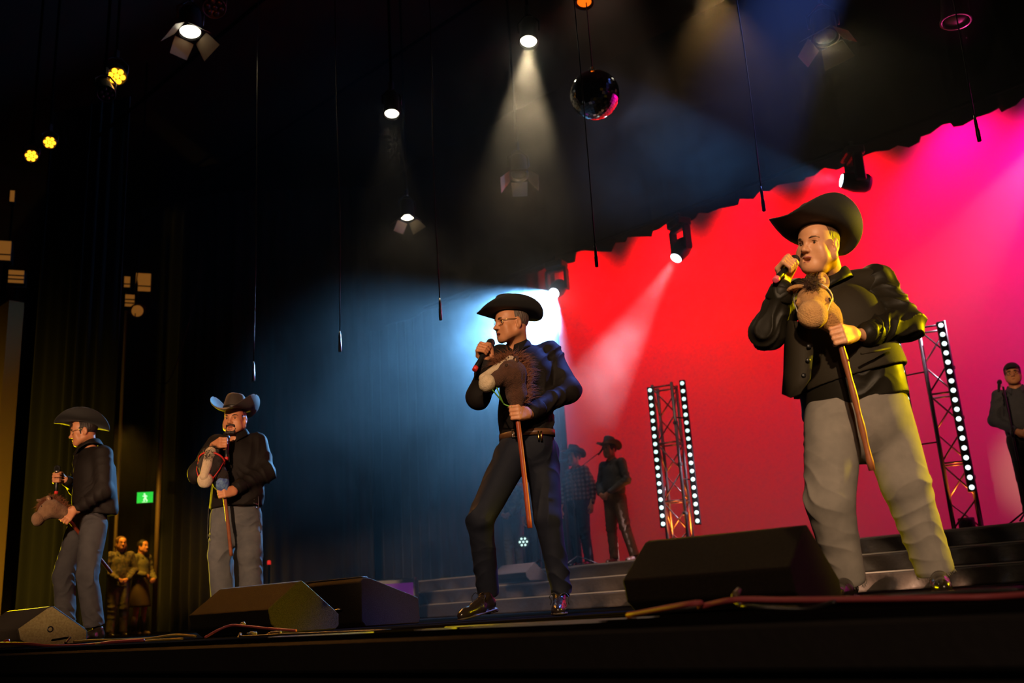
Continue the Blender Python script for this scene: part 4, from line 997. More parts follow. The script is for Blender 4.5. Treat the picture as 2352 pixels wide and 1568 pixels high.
for k in (-1, 1): put('latch', box(A(p[0], p[1], .1) + R[1] * .155 + R[0] * k * .2, (.05, .012, .06), R), 'metal', t, False)
solo('cable_ramp', box(A(*(-12.527, 11.566, 0.575)[:2], .615), (.36, .06, .03), R, .01), 'cable_yellow', 'short amber lit strip of cable ramp at the end of the top riser', 'ramp')  # amber light on the strip is put into its yellow colour
par_glow('led_par', 'green white seven lens LED par standing behind the central singer legs', (-10.363, 11.120, 1.036), (-6.138, 6.582, 0.595), .085, 'led', yoke=False, lr=.19, foot=.6)

# ---------------------------------------------------------------- haze
def haze(name, label, lo, hi, dens, scale, contrast, aniso=.55, seed=0.0):
    v, f = box((A(lo) + A(hi)) / 2, A(hi) - A(lo)); c = (A(lo) + A(hi)) / 2
    m = bpy.data.materials.new(name); m.use_nodes = True; nt = m.node_tree; nt.nodes.clear()
    out = nt.nodes.new('ShaderNodeOutputMaterial'); sc = nt.nodes.new('ShaderNodeVolumeScatter'); sc.inputs['Anisotropy'].default_value = aniso
    sc.inputs['Color'].default_value = (1, 1, 1, 1); nt.links.new(sc.outputs[0], out.inputs['Volume'])
    tc = nt.nodes.new('ShaderNodeTexCoord'); mp = nt.nodes.new('ShaderNodeMapping'); mp.inputs['Location'].default_value = (seed, seed * .7, 0); mp.inputs['Scale'].default_value = (1, 1, 1.3)
    n = nt.nodes.new('ShaderNodeTexNoise'); n.inputs['Scale'].default_value = scale; n.inputs['Detail'].default_value = 4; n.inputs['Distortion'].default_value = .6
    mr = nt.nodes.new('ShaderNodeMapRange'); mr.inputs['From Min'].default_value = .5 - contrast; mr.inputs['From Max'].default_value = .5 + contrast
    mr.inputs['To Min'].default_value = dens * .15; mr.inputs['To Max'].default_value = dens * 2
    nt.links.new(tc.outputs['Object'], mp.inputs[0]); nt.links.new(mp.outputs[0], n.inputs['Vector']); nt.links.new(n.outputs['Fac'], mr.inputs['Value']); gr = nt.nodes.new('ShaderNodeSeparateXYZ'); nt.links.new(tc.outputs['Object'], gr.inputs[0]); gm = nt.nodes.new('ShaderNodeMapRange'); gm.inputs['From Min'].default_value = (hi[2] - lo[2]) * -.42; gm.inputs['From Max'].default_value = 0; gm.inputs['To Min'].default_value = .22; nt.links.new(gr.outputs['Z'], gm.inputs['Value'])
    mm = nt.nodes.new('ShaderNodeMath'); mm.operation = 'MULTIPLY'; nt.links.new(mr.outputs[0], mm.inputs[0]); nt.links.new(gm.outputs[0], mm.inputs[1]); nt.links.new(mm.outputs[0], sc.inputs['Density'])
    o = link(name, mesh(v, f, c), m, None, False); o.location = c; tag(o, label, 'haze', None, 'stuff'); return o
haze('haze', 'thin drifting stage haze that shows the light beams', (-22.4, 6.02, .02), (3.4, 13.94, 9.3), .011, .55, .20, .68)
def puff(label, c, r, dens, seed):
    """a bank of smoke: thickest in the middle, gone at its edge"""
    v, f = lathe(c, (0, 0, 1), [(-r * math.cos(k * math.pi / 10) * .999, max(.004, r * math.sin(k * math.pi / 10))) for k in range(11)], 16)
    m = bpy.data.materials.new('smoke'); m.use_nodes = True; nt = m.node_tree; nt.nodes.clear(); N = nt.nodes.new
    out = N('ShaderNodeOutputMaterial'); sc = N('ShaderNodeVolumeScatter'); sc.inputs['Anisotropy'].default_value = .55; sc.inputs['Color'].default_value = (1, 1, 1, 1); nt.links.new(sc.outputs[0], out.inputs['Volume'])
    tc = N('ShaderNodeTexCoord'); ln = N('ShaderNodeVectorMath'); ln.operation = 'LENGTH'; nt.links.new(tc.outputs['Object'], ln.inputs[0])
    fall = N('ShaderNodeMapRange'); fall.interpolation_type = 'SMOOTHERSTEP'; fall.inputs['From Min'].default_value = 0; fall.inputs['From Max'].default_value = r * .98; fall.inputs['To Min'].default_value = dens; fall.inputs['To Max'].default_value = 0; nt.links.new(ln.outputs['Value'], fall.inputs['Value'])
    mp = N('ShaderNodeMapping'); mp.inputs['Location'].default_value = (seed, 0, seed); n = N('ShaderNodeTexNoise'); n.inputs['Scale'].default_value = 1.3; n.inputs['Detail'].default_value = 3; n.inputs['Distortion'].default_value = 1.2
    nt.links.new(tc.outputs['Object'], mp.inputs[0]); nt.links.new(mp.outputs[0], n.inputs['Vector'])
    mr = N('ShaderNodeMapRange'); mr.inputs['From Min'].default_value = .38; mr.inputs['From Max'].default_value = .64; mr.inputs['To Min'].default_value = .12; mr.inputs['To Max'].default_value = 1.9; nt.links.new(n.outputs['Fac'], mr.inputs['Value'])
    mu = N('ShaderNodeMath'); mu.operation = 'MULTIPLY'; nt.links.new(fall.outputs[0], mu.inputs[0]); nt.links.new(mr.outputs[0], mu.inputs[1]); nt.links.new(mu.outputs[0], sc.inputs['Density'])
    o = link('smoke', mesh(v, f, c), m, None, False); o.location = c; return tag(o, label, 'smoke', 'banks of stage smoke', 'stuff')
puff('bank of smoke glowing white blue by the left moving head', (-10.5, 11.6, 4.7), 2.2, .26, 2.0)
puff('bank of smoke glowing deep blue in the beam above the red backdrop', (-6.9, 10.6, 6.3), 1.8, .07, 5.0)
puff('bank of smoke glowing warm under the bright round par light', (-6.300, 7.114, 5.386), 1.5, .10, 8.0)
puff('bank of smoke glowing pink under the moving head over the light tower', (-8.4, 11.3, 3.2), 1.3, .08, 11.0)
# ---------------------------------------------------------------- hobby horses
TC, RT, UP = A(.681, -.732, 0), A(.732, .681, 0), A(0, 0, 1)   # towards the audience, along the singers' line, up
def hobby(label, poll, nose, neck, end, side, body, muzzle, mane, stick, ears, blaze=None, skull=.074, muz=.052, sock=None, mane_len=.07, ear_s=1.0, bridle=None, knob=None, sd=1, eye_side=(1, -1), forelock=True, rein=None, br=.0055):
    poll, nose, neck, end = A(poll), A(nose), A(neck), A(end); d = nrm(nose - poll); s = A(side); s = nrm(s - (s @ d) * d); u = np.cross(s, d); L = np.linalg.norm(nose - poll)
    if u @ (poll - neck) < 0: u = -u
    t = thing('hobby_horse', label, 'hobby horse', neck)
    P = lambda a, b, c: poll + d * a + s * b + u * c
    F = Field(.004); F.ell(P(L * .22, 0, -.012), (skull * 1.12, skull * .88, skull), np.stack([d, s, u]))
    F.cap(P(L * .25, 0, -.01), P(L - muz, 0, -.004), skull * .80, muz * .88, .03)
    F.chain([P(L * .16, 0, -.03), neck + (poll - neck) * .35, neck], [skull * .86, skull * .66, skull * .44], .04)
    for e in eye_side: F.ell(P(L * .36, e * skull * .80, skull * .18), (.020, .014, .016), np.stack([d, s, u]), .015)
    put('horse_head', wrinkle(F.build(), (), .0022, 90, sd), body, t)
    F = Field(.004); F.ell(nose - d * muz * .85, (muz * 1.02, muz * 1.10, muz * 1.02), np.stack([d, s, u])); F.ell(nose - d * muz * .55 - u * muz * .35, (muz * .9, muz * .95, muz * .7), np.stack([d, s, u]), .02)
    mz = put('muzzle', wrinkle(F.build(), (), .0015, 110, sd), muzzle, t)
    for e in (-1, 1):
        c = nose - d * muz * .12 + s * e * muz * .48 + u * muz * .25; put('nostril', lathe(c - d * .006, d + s * e * .5 + u * .2, [(0, .011), (.004, .010), (.005, .004)], 12), 'hair_dark', mz)
    for e in eye_side: put('eye', lathe(P(L * .38, e * skull * .86, skull * .22), s * e + d * .3 + u * .2, [(-.012, .010), (.004, .0105), (.008, .007), (.0095, .002)], 12), 'iris', t)
    if blaze:
        F = Field(.004); F.cap(P(L * .02, 0, skull * .70), P(L * .86, 0, muz * .72), skull * .46, muz * .62, .02); put('blaze', F.build(), blaze, t)
    for i, (tip, w) in enumerate(ears):
        tip = A(tip); b = P(.0, (1 if i else -1) * skull * .58 * w, skull * .55); ax = nrm(tip - b); f2 = nrm(d + s * (1 if i else -1) * .5); f2 = nrm(f2 - (f2 @ ax) * ax); R = np.stack([ax, np.cross(ax, f2), f2]); l = np.linalg.norm(tip - b)
        F = Field(.0035); F.ell(b + ax * l * .48, (l * .58, .030 * ear_s, .017), R); F.ell(b + ax * l * .54 + f2 * .014, (l * .44, .020 * ear_s, .014), R, .006, True); e = put('ear', F.build(), body, t)
        put('ear_lining', lathe(b + ax * l * .50 + f2 * .001, f2, [(0, .017 * ear_s), (.003, .015 * ear_s), (.004, .004)], 12), 'ear_inner', e)
    bs, ds = [], []; rs = np.random.RandomState(sd)
    back = spline([P(L * .30, 0, skull * .85), P(-.01, 0, skull * .85), P(-skull * .75, 0, .01), neck + (poll - neck) * .55 - d * skull * .72, neck + (poll - neck) * .12 - d * skull * .45], 12)
    for i, p in enumerate(back):
        for k in range(60):
            if not forelock and i < 10: continue
            o = u if i < 14 else nrm(-d + u * .3); bs.append(p + rs.normal(0, .013, 3) - o * .012); ds.append(nrm(o * .8 + s * rs.uniform(-.6, .6) + (d * .35 if i < 12 else A(0, 0, 0))))
    m = put('mane', spikes(bs, ds, mane_len, .0016, .45, sd), mane, t); m['kind'] = 'stuff'
    if sock:
        F = Field(.004); F.chain([neck + (poll - neck) * .50, neck + (poll - neck) * .2, neck - (poll - neck) * .06], [skull * .74, skull * .60, skull * .42], .03); put('neck_sleeve', wrinkle(F.build(), (), .004, 60, sd), sock, t)
    if bridle:
        for q, rr in ((.86 * L - muz * .4, muz * 1.04), (L * .10, skull * 1.06)):
            ring = [P(q, math.cos(w) * rr, math.sin(w) * rr * .98 - .006) for w in np.linspace(0, 2 * math.pi, 25)]; put('bridle_strap', tube(ring, br, 6, False, flat=(d, 1.5)), bridle, t)
        for e in (-1, 1): put('cheek_strap', tube([P(.86 * L - muz * .4, e * muz * 1.04, -.005), P(L * .5, e * skull * .92, .01), P(L * .10, e * skull * 1.06, .0)], br, 6, flat=(s, .5)), bridle, t)
    if rein:
        for pts in rein: put('rein', tube(spline(pts, 5), .0042, 6), 'ribbon_green', t)
    st = spline([neck + (poll - neck) * .2, neck, neck + (end - neck) * .5 + s * .004, end], 8); n = len(st)
    put('stick', tube(st, [.0145 + .0012 * math.sin(i * 1.7) * (knob or 0) for i in range(n)], 12), stick, t)
    return t

def person(label, base, group=None): return thing('person', label, 'person', base, group)

# ---------------------------------------------------------------- the man in the vest and grey jeans, nearest
def near_man():
    J = {k: A(v) for k, v in dict(neck=(-1.991, 4.512, 1.558), chest=(-1.954, 4.519, 1.302), waist=(-1.952, 4.493, 1.039), pelvis=(-1.962, 4.525, 0.850), shR=(-2.086, 4.314, 1.462), elR=(-2.123, 4.061, 1.232), wrR=(-2.016, 4.052, 1.428),
        shL=(-1.831, 4.716, 1.545), elL=(-1.702, 4.644, 1.268), wrL=(-1.790, 4.344, 1.187), hipR=(-2.032, 4.419, 0.830), hipL=(-1.895, 4.655, 0.888), knR=(-2.053, 4.291, 0.443), knL=(-1.811, 4.597, 0.503), anR=(-2.087, 4.423, 0.106), anL=(-1.787, 4.701, 0.124)).items()}
    J['face'] = nrm(TC * .93 - RT * .36)
    root = person('man in black hat, open vest and grey jeans singing into a microphone', (J['pelvis'][0], J['pelvis'][1], 0))
    H = Head((-1.941, 4.339, 1.682), TC * .62 - RT * .77 - UP * .08, UP + RT * .24, 1.06, 1.10)
    F = body_field(J, H, .0052, .75, 1.14, 1.25, neck_r=.068)
    H.ell(F, (0, .035, -.115), (.052, .055, .030), .03)
    hand_field(F, (-1.990, 4.076, 1.525), A((-1.994, 4.195, 1.599)) - A((-2.004, 3.968, 1.441)), J['wrR'], np.cross(A((-1.994, 4.195, 1.599)) - A((-2.004, 3.968, 1.441)), J['wrR'] - A((-1.990, 4.076, 1.525))), .018, 1.06)
    gl = A((-1.843, 4.158, 1.240)) - A((-1.829, 4.171, 1.125)); hand_field(F, (-1.842, 4.186, 1.168), gl, J['wrL'], -np.cross(gl, J['wrL'] - A((-1.842, 4.186, 1.168))), .016, 1.08)
    put('body', F.build(), 'skin_pale', root); face_bits(root, H, 'hair_brown', True, .75)
    hair_cap(root, H, 'hair_brown', -.03, .040, .0035, False)
    hat(root, H, 'felt', 'band', brim=(.215, .235), curl=.105, dip=.02, crown=(.088, .106, .110), tilt=.30, roll=.24, z0=.064, crease=.03)
    F = Field(.0065); torso_cloth(F, J, .262, .235, .205, .72, A((-1.960, 4.527, 0.893)), .075)
    sleeves(F, J, 'R', (.086, .082, .082, .060), end=.92); sleeves(F, J, 'L', (.086, .084, .086, .060), end=.90)
    F.plane((-1.961, 4.526, 0.890), -UP * .985 + RT * .17, .01, (A((-1.961, 4.526, 0.890)) - .5, A((-1.961, 4.526, 0.890)) + A(.5, .5, .12)))
    put('shirt', wrinkle(F.build(), arm_folds(J, 'R', .011) + arm_folds(J, 'L', .013) + [(A((-1.812, 4.323, 0.915)), .22, UP + RT * .4, 12, .010), (J['waist'] + J['face'] * .16, .2, RT + UP * .7, 9, .008)], .004, 15, 4), 'satin', root)
    F = Field(.006); torso_cloth(F, J, .282, .258, .212, .72, A((-1.957, 4.516, 0.993)), .079)
    n = J['face']; c0, c1 = J['neck'] + n * .16 + A(0, 0, -.03), A((-1.876, 4.127, 0.785)) + n * .05
    F.cap(c0, c0 + (c1 - c0) * .5, .055, .070, .01, neg=True); F.cap(c0 + (c1 - c0) * .5, c1, .070, .125, .01, neg=True)
    F.ell(J['neck'] + n * .03 + A(0, 0, .05), (.085, .085, .12), None, .01, True)
    for q, o in (('R', -RT), ('L', RT)): F.cap(J['sh' + q] + o * .055 + A(0, 0, -.035), J['sh' + q] + o * .20 + A(0, 0, -.05), .088, .13, .01, neg=True)
    F.plane((-1.936, 4.481, 1.019), -UP * .98 + RT * .20, .006)
    v = wrinkle(F.build(), (), .0025, 9, 5); put('vest', v, 'vest', root)
    # the hanging front point of the vest on the microphone side, and the jetted pocket and buttons
    P = np.array([[(-2.047, 4.105, 1.283), (-1.984, 4.081, 1.256), (-1.929, 4.105, 1.238)], [(-2.057, 4.068, 1.141), (-1.977, 4.033, 1.107), (-1.916, 4.062, 1.091)], [(-2.062, 4.036, 1.013), (-1.983, 4.000, 0.975), (-1.929, 4.024, 0.967)], [(-2.076, 4.023, 0.922), (-2.023, 3.990, 0.891), (-1.975, 3.994, 0.899)]], float)
    vp = put('vest_point', slab(P, .008), 'vest', root)
    put('pocket', tube([(-1.774, 4.243, 1.078), (-1.735, 4.320, 1.093), (-1.708, 4.420, 1.116)], .006, 6), 'vest', root)
    for p in ((-1.924, 4.042, 1.117), (-1.931, 4.028, 1.051), (-1.952, 4.008, 0.982)): put('button', lathe(p, TC, [(0, .011), (.004, .010), (.005, .003)], 12), 'black_plastic', vp)
    collar(root, J['neck'] + A(0, 0, -.015), UP + RT * .1 + TC * .1, nrm(TC * .75 - RT * .65), 'satin', .086, .045, .036, .42)
    for q, e in (('R', .90), ('L', .88)):
        a, b = J['el' + q], J['wr' + q]; dd = nrm(b - a); c = a + (b - a) * e; put('cuff', lathe(c - dd * .05, dd, [(0, .058), (.01, .064), (.06, .056), (.075, .052), (.076, .044)], 20), 'satin', root)
    j = trousers(root, J, 'jean_grey', (.140, .112, .110, .088), .235, .76, .10, .0055, .035, .9, 'jeans', 3)
    for q in 'RL':
        s = nrm(J['an' + q] - J['kn' + q]); c = J['an' + q] + s * .030; rs = np.random.RandomState(3); a, b, _ = frame(s)
        bs = [c + (a * math.cos(w) + b * math.sin(w)) * .085 for w in rs.uniform(0, 6.28, 90)]; f = put('frayed_hem', spikes(bs, [s] * 90, .016, .0014, .2, 6), 'jean_grey', j); f['kind'] = 'stuff'
        w = nrm(np.cross(s, J['face'])); sg = 1 if q == 'R' else -1
        o = nrm(w if (w @ RT > 0) == (q == 'L') else -w)
    g0 = lambda p: A(p[0], p[1], 0)
    shoe(root, J['anR'], g0((-2.034, 4.144, 0.014)), g0((-2.089, 4.476, 0.006)), 'leather', name='shoe'); shoe(root, J['anL'], g0((-1.664, 4.460, -0.004)), g0((-1.792, 4.738, -0.006)), 'leather', name='shoe')
    for q in 'RL': put('ankle', tube([J['an' + q] + A(0, 0, .10), J['an' + q] + A(0, 0, -.03)], .052, 14), 'leather', root)
near_man()
mic('handheld_microphone', 'black microphone with a pink tail band held by the near man', (-1.994, 4.195, 1.599), (-2.004, 3.968, 1.441), 'pink_tape')
hobby('tan hobby horse with a dark forelock held by the near man', (-1.916, 4.145, 1.369), (-1.836, 3.933, 1.213), (-1.846, 4.182, 1.210), (-1.818, 4.263, 0.550), A(.70, .70, .15), 'fur_tan', 'fur_muzzle', 'fur_brown', 'stick_brown',
    [((-1.967, 4.015, 1.396), 1.0), ((-1.864, 4.180, 1.478), 1.0)], None, .082, .060, None, .055, 1.15, 'string', 1.6, 2, br=.0028)

# ---------------------------------------------------------------- the central singer
def central_man():
    J = {k: A(v) for k, v in dict(neck=(-3.951, 4.301, 1.611), chest=(-3.910, 4.312, 1.431), waist=(-3.922, 4.301, 1.178), pelvis=(-3.923, 4.299, 0.977), shR=(-3.991, 4.182, 1.552), elR=(-3.989, 3.965, 1.269), wrR=(-3.857, 3.924, 1.448),
        shL=(-3.823, 4.447, 1.570), elL=(-3.697, 4.455, 1.307), wrL=(-3.744, 4.138, 1.143), hipR=(-3.976, 4.223, 0.948), hipL=(-3.892, 4.383, 0.952), knR=(-4.021, 3.963, 0.556), knL=(-3.803, 4.302, 0.548), anR=(-4.145, 4.120, 0.158), anL=(-3.805, 4.382, 0.131)).items()}
    J['face'] = nrm(TC * .86 - RT * .5)
    root = person('man in glasses, black hat, black shirt and dark jeans striding at the stage centre', (J['pelvis'][0], J['pelvis'][1], 0))
    H = Head((-3.921, 4.220, 1.754), TC * .46 - RT * .88 - UP * .06, UP + RT * .12, 1.0, 1.0)
    F = body_field(J, H, .0054, .55, 1.0, .92)
    hm = A((-3.871, 3.993, 1.597)) - A((-3.855, 3.816, 1.388)); hand_field(F, (-3.867, 3.914, 1.517), hm, J['wrR'], np.cross(hm, J['wrR'] - A((-3.867, 3.914, 1.517))), .018, 1.02)
    gl = A((-3.754, 4.019, 1.184)) - A((-3.749, 4.025, 1.069)); hand_field(F, (-3.749, 4.024, 1.135), gl, J['wrL'], -np.cross(gl, J['wrL'] - A((-3.749, 4.024, 1.135))), .016, 1.04)
    put('body', F.build(), 'skin', root); face_bits(root, H, 'hair_brown', True, .55)
    hair_cap(root, H, 'hair_grey', -.045, .030, .0015, False); glasses(root, H, 'gold', .021, .0016)
    hat(root, H, 'felt', 'band', brim=(.190, .215), curl=.065, dip=.012, crown=(.084, .104, .105), tilt=.10, roll=.16, z0=.060)
    F = Field(.0068); torso_cloth(F, J, .178, .170, .178, .70, A((-3.924, 4.299, 1.044)), .062)
    sleeves(F, J, 'R', (.080, .070, .068, .050), end=.90); sleeves(F, J, 'L', (.082, .070, .070, .052), end=.88)
    c = A((-3.924, 4.299, 1.052)); F.plane(c, -UP, .02, (c - .4, c + A(.4, .4, .12)))
    put('shirt', wrinkle(F.build(), arm_folds(J, 'R') + arm_folds(J, 'L', .011) + [(A((-3.787, 4.330, 1.104)), .14, UP, 16, .012), (J['waist'] + J['face'] * .1, .2, RT * .6 + UP, 9, .006)], .003, 17, 8), 'shirt', root)
    collar(root, J['neck'] + A(0, 0, -.02), UP + RT * .08, nrm(TC * .75 - RT * .65), 'shirt', .068, .044, .034, .50)
    put('placket', tube(spline([J['neck'] + J['face'] * .115 + A(0, 0, -.09), J['chest'] + J['face'] * .150, J['waist'] + J['face'] * .135, A((-3.870, 4.157, 1.037))], 6), .014, 8, flat=(J['face'], .25)), 'shirt', root)
    for q, e in (('R', .88), ('L', .86)):
        a, b = J['el' + q], J['wr' + q]; dd = nrm(b - a); cc = a + (b - a) * e; put('cuff', lathe(cc - dd * .05, dd, [(0, .050), (.01, .054), (.06, .048), (.07, .045), (.071, .038)], 20), 'shirt', root)
    trousers(root, J, 'jean_dark', (.112, .080, .078, .064), .168, .74, .085, .0055, .02, 1.0, 'jeans', 5)
    ud = nrm(J['waist'] - J['pelvis']); n = J['face']; xx = np.cross(n, ud); cb = J['pelvis'] + ud * .078
    belt = []; 
    for w in np.linspace(0, 2 * math.pi, 41): belt.append([cb + n * math.cos(w) * .133 + xx * math.sin(w) * .178 + ud * z for z in (-.018, .018)])
    b = put('belt', slab(np.array(belt), .006), 'leather_brown', root)
    put('buckle', tube([cb + n * .140 + xx * x + ud * z for x, z in ((-.03, -.022), (.02, -.022), (.02, .022), (-.03, .022), (-.03, -.022))], .004, 6), 'metal', b)
    put('belt_keys', merge(tube([cb + n * .085 - xx * .146 + ud * z for z in (.0, -.03, -.06)], .007, 6), tube([cb + n * .10 - xx * .135 + ud * z for z in (.0, -.04, -.055)], .005, 6)), 'gold', b)
    g0 = lambda p, z: A(p[0], p[1], z)
    shoe(root, J['anR'], g0((-4.116, 3.847, 0.018), .0), g0((-4.128, 4.163, 0.057), .050), 'leather', laces=True, h=.004); shoe(root, J['anL'], g0((-3.643, 4.151, -0.003), 0), g0((-3.832, 4.398, 0.000), 0), 'leather', laces=True, h=.004)
    for q in 'RL': put('sock', tube([J['an' + q] + A(0, 0, .08), J['an' + q] + A(0, 0, -.03)], .044, 14), 'band', root)
central_man()
mic('handheld_microphone', 'black microphone with a red tail band held by the central singer', (-3.871, 3.993, 1.597), (-3.855, 3.816, 1.388), 'red_tape')
hobby('dark brown hobby horse with rust mane and cream blaze held by the central singer', (-3.747, 4.053, 1.405), (-3.784, 3.801, 1.282), (-3.744, 4.029, 1.163), (-3.733, 4.066, 0.482), A(.70, -.70, .1), 'fur_brown', 'fur_cream', 'fur_rust', 'stick_red',
    [((-3.792, 4.066, 1.443), .7), ((-3.691, 3.996, 1.422), .9)], 'fur_cream', .080, .046, None, .12, .9, None, None, 4, rein=[[(-3.746, 3.850, 1.321), (-3.754, 3.883, 1.276), (-3.766, 3.926, 1.222), (-3.774, 3.960, 1.187), (-3.735, 3.983, 1.166)], [(-3.755, 3.841, 1.261), (-3.761, 3.904, 1.219), (-3.776, 3.959, 1.189)]])

# ---------------------------------------------------------------- the bearded singer
def bearded_man():
    J = {k: A(v) for k, v in dict(neck=(-7.242, 4.300, 1.573), chest=(-7.203, 4.309, 1.376), waist=(-7.193, 4.290, 1.137), pelvis=(-7.237, 4.304, 0.939), shR=(-7.321, 4.172, 1.524), elR=(-7.326, 4.003, 1.273), wrR=(-7.164, 4.017, 1.437),
        shL=(-7.138, 4.424, 1.529), elL=(-7.007, 4.436, 1.265), wrL=(-6.999, 4.143, 1.114), hipR=(-7.298, 4.248, 0.915), hipL=(-7.186, 4.379, 0.914), knR=(-7.301, 4.204, 0.626), knL=(-7.097, 4.353, 0.616), anR=(-7.331, 4.271, 0.117), anL=(-7.148, 4.414, 0.111)).items()}
    J['face'] = nrm(TC * .97 - RT * .2)
    root = person('bearded man in brown hat, laced black shirt and blue jeans singing', (J['pelvis'][0], J['pelvis'][1], 0))
    H = Head((-7.198, 4.258, 1.734), TC * .98 - RT * .12 - UP * .10, UP + RT * .03, 1.04, 1.08)
    F = body_field(J, H, .0062, .9, 1.10, 1.05, neck_r=.066)
    gm = A((-7.076, 4.113, 1.556)) - A((-7.031, 4.086, 1.372)); cm = (-7.056, 4.063, 1.481); hand_field(F, cm, gm, J['wrR'], np.cross(gm, J['wrR'] - A(cm)), .018, 1.08)
    gl = A((-7.012, 4.049, 1.149)) - A((-6.998, 4.062, 1.024)); cl = (-7.009, 4.052, 1.083); hand_field(F, cl, gl, J['wrL'], -np.cross(gl, J['wrL'] - A(cl)), .016, 1.08)
    put('body', F.build(), 'skin', root); face_bits(root, H, 'hair_dark', True, .9)
    F = Field(.004)
    for q in (-1, 1): H.cap(F, (q * .004, .1, -.056), (q * .026, .092, -.060), .0075, .0075, .006); H.cap(F, (q * .026, .092, -.060), (q * .034, .078, -.085), .0075, .008, .008); H.cap(F, (q * .034, .078, -.085), (q * .022, .085, -.118), .008, .012, .01)
    H.cap(F, (-.020, .086, -.116), (.020, .086, -.116), .014, .014, .01); H.ell(F, (0, .090, -.104), (.014, .012, .010), .01)
    put('beard', wrinkle(F.build(), (), .0012, 200, 1), 'hair_dark', root)
    hair_cap(root, H, 'hair_dark', -.02, .05, .002)
    hat(root, H, 'felt_brown', 'band', brim=(.215, .225), curl=.115, dip=.035, crown=(.086, .106, .120), tilt=.08, z0=.072, taper=.74)
    F = Field(.0075); torso_cloth(F, J, .228, .215, .205, .74, A((-7.218, 4.295, 1.015)), .072)
    sleeves(F, J, 'R', (.095, .080, .078, .058), end=.92); sleeves(F, J, 'L', (.098, .084, .082, .058), end=.90)
    c = A((-7.217, 4.295, 0.990)); F.plane(c, -UP, .02, (c - .45, c + A(.45, .45, .12)))
    put('shirt', wrinkle(F.build(), arm_folds(J, 'R') + arm_folds(J, 'L', .012) + [(A((-7.005, 4.274, 1.025)), .2, UP, 11, .008)], .004, 14, 2), 'shirt', root)
    collar(root, J['neck'] + A(0, 0, .012), UP, J['face'], 'shirt', .080, .046, .040, .5)
    for q, e in (('R', .90), ('L', .88)):
        a, b = J['el' + q], J['wr' + q]; dd = nrm(b - a); cc = a + (b - a) * e; put('cuff', lathe(cc - dd * .05, dd, [(0, .056), (.01, .062), (.06, .054), (.07, .052), (.071, .04)], 18), 'shirt', root)
    trousers(root, J, 'jean_blue', (.122, .104, .100, .092), .200, .76, .09, .0065, .02, 1.3, 'jeans', 9)
    for sx, pts in ((1, [(-7.001, 4.360, 1.134), (-6.986, 4.360, 1.026), (-6.988, 4.358, 0.938), (-6.969, 4.363, 0.848), (-6.965, 4.366, 0.764)]), (-1, [(-7.284, 4.083, 1.016), (-7.287, 4.080, 0.928), (-7.279, 4.074, 0.822), (-7.280, 4.073, 0.735)])):
        put('side_lace', tube(spline(pts, 5), .004, 6), 'band', root)
    for i in range(7): put('side_lacing', tube([(-6.998, 4.321, 1.150) + A(0, 0, -.028 * i), (-7.007, 4.368, 1.139) + A(0, 0, -.028 * i)], .0035, 5), 'metal', root)
    g0 = lambda p: A(p[0], p[1], 0)
    shoe(root, J['anR'], g0((-7.147, 4.143, 0.051)), g0((-7.382, 4.306, 0.049)), 'leather', h=.006); shoe(root, J['anL'], g0((-6.951, 4.325, 0.048)), g0((-7.218, 4.458, 0.050)), 'leather', h=.006)
bearded_man()
mic('handheld_microphone', 'black microphone held under the chin of the bearded singer', (-7.094, 4.123, 1.567), (-7.031, 4.087, 1.351), 'red_tape')
hobby('black and white hobby horse with red bridle and blue neck cloth', (-7.059, 3.978, 1.362), (-6.959, 3.852, 1.140), (-7.009, 4.052, 1.114), (-7.065, 4.164, 0.594), A(.70, .65, -.1), 'fur_dark', 'fur_cream', 'fur_dark', 'stick_brown',
    [((-7.077, 3.907, 1.433), .9), ((-7.011, 3.996, 1.419), .9)], 'fur_cream', .098, .054, 'bandana', .05, .8, 'ribbon_red', None, 6)

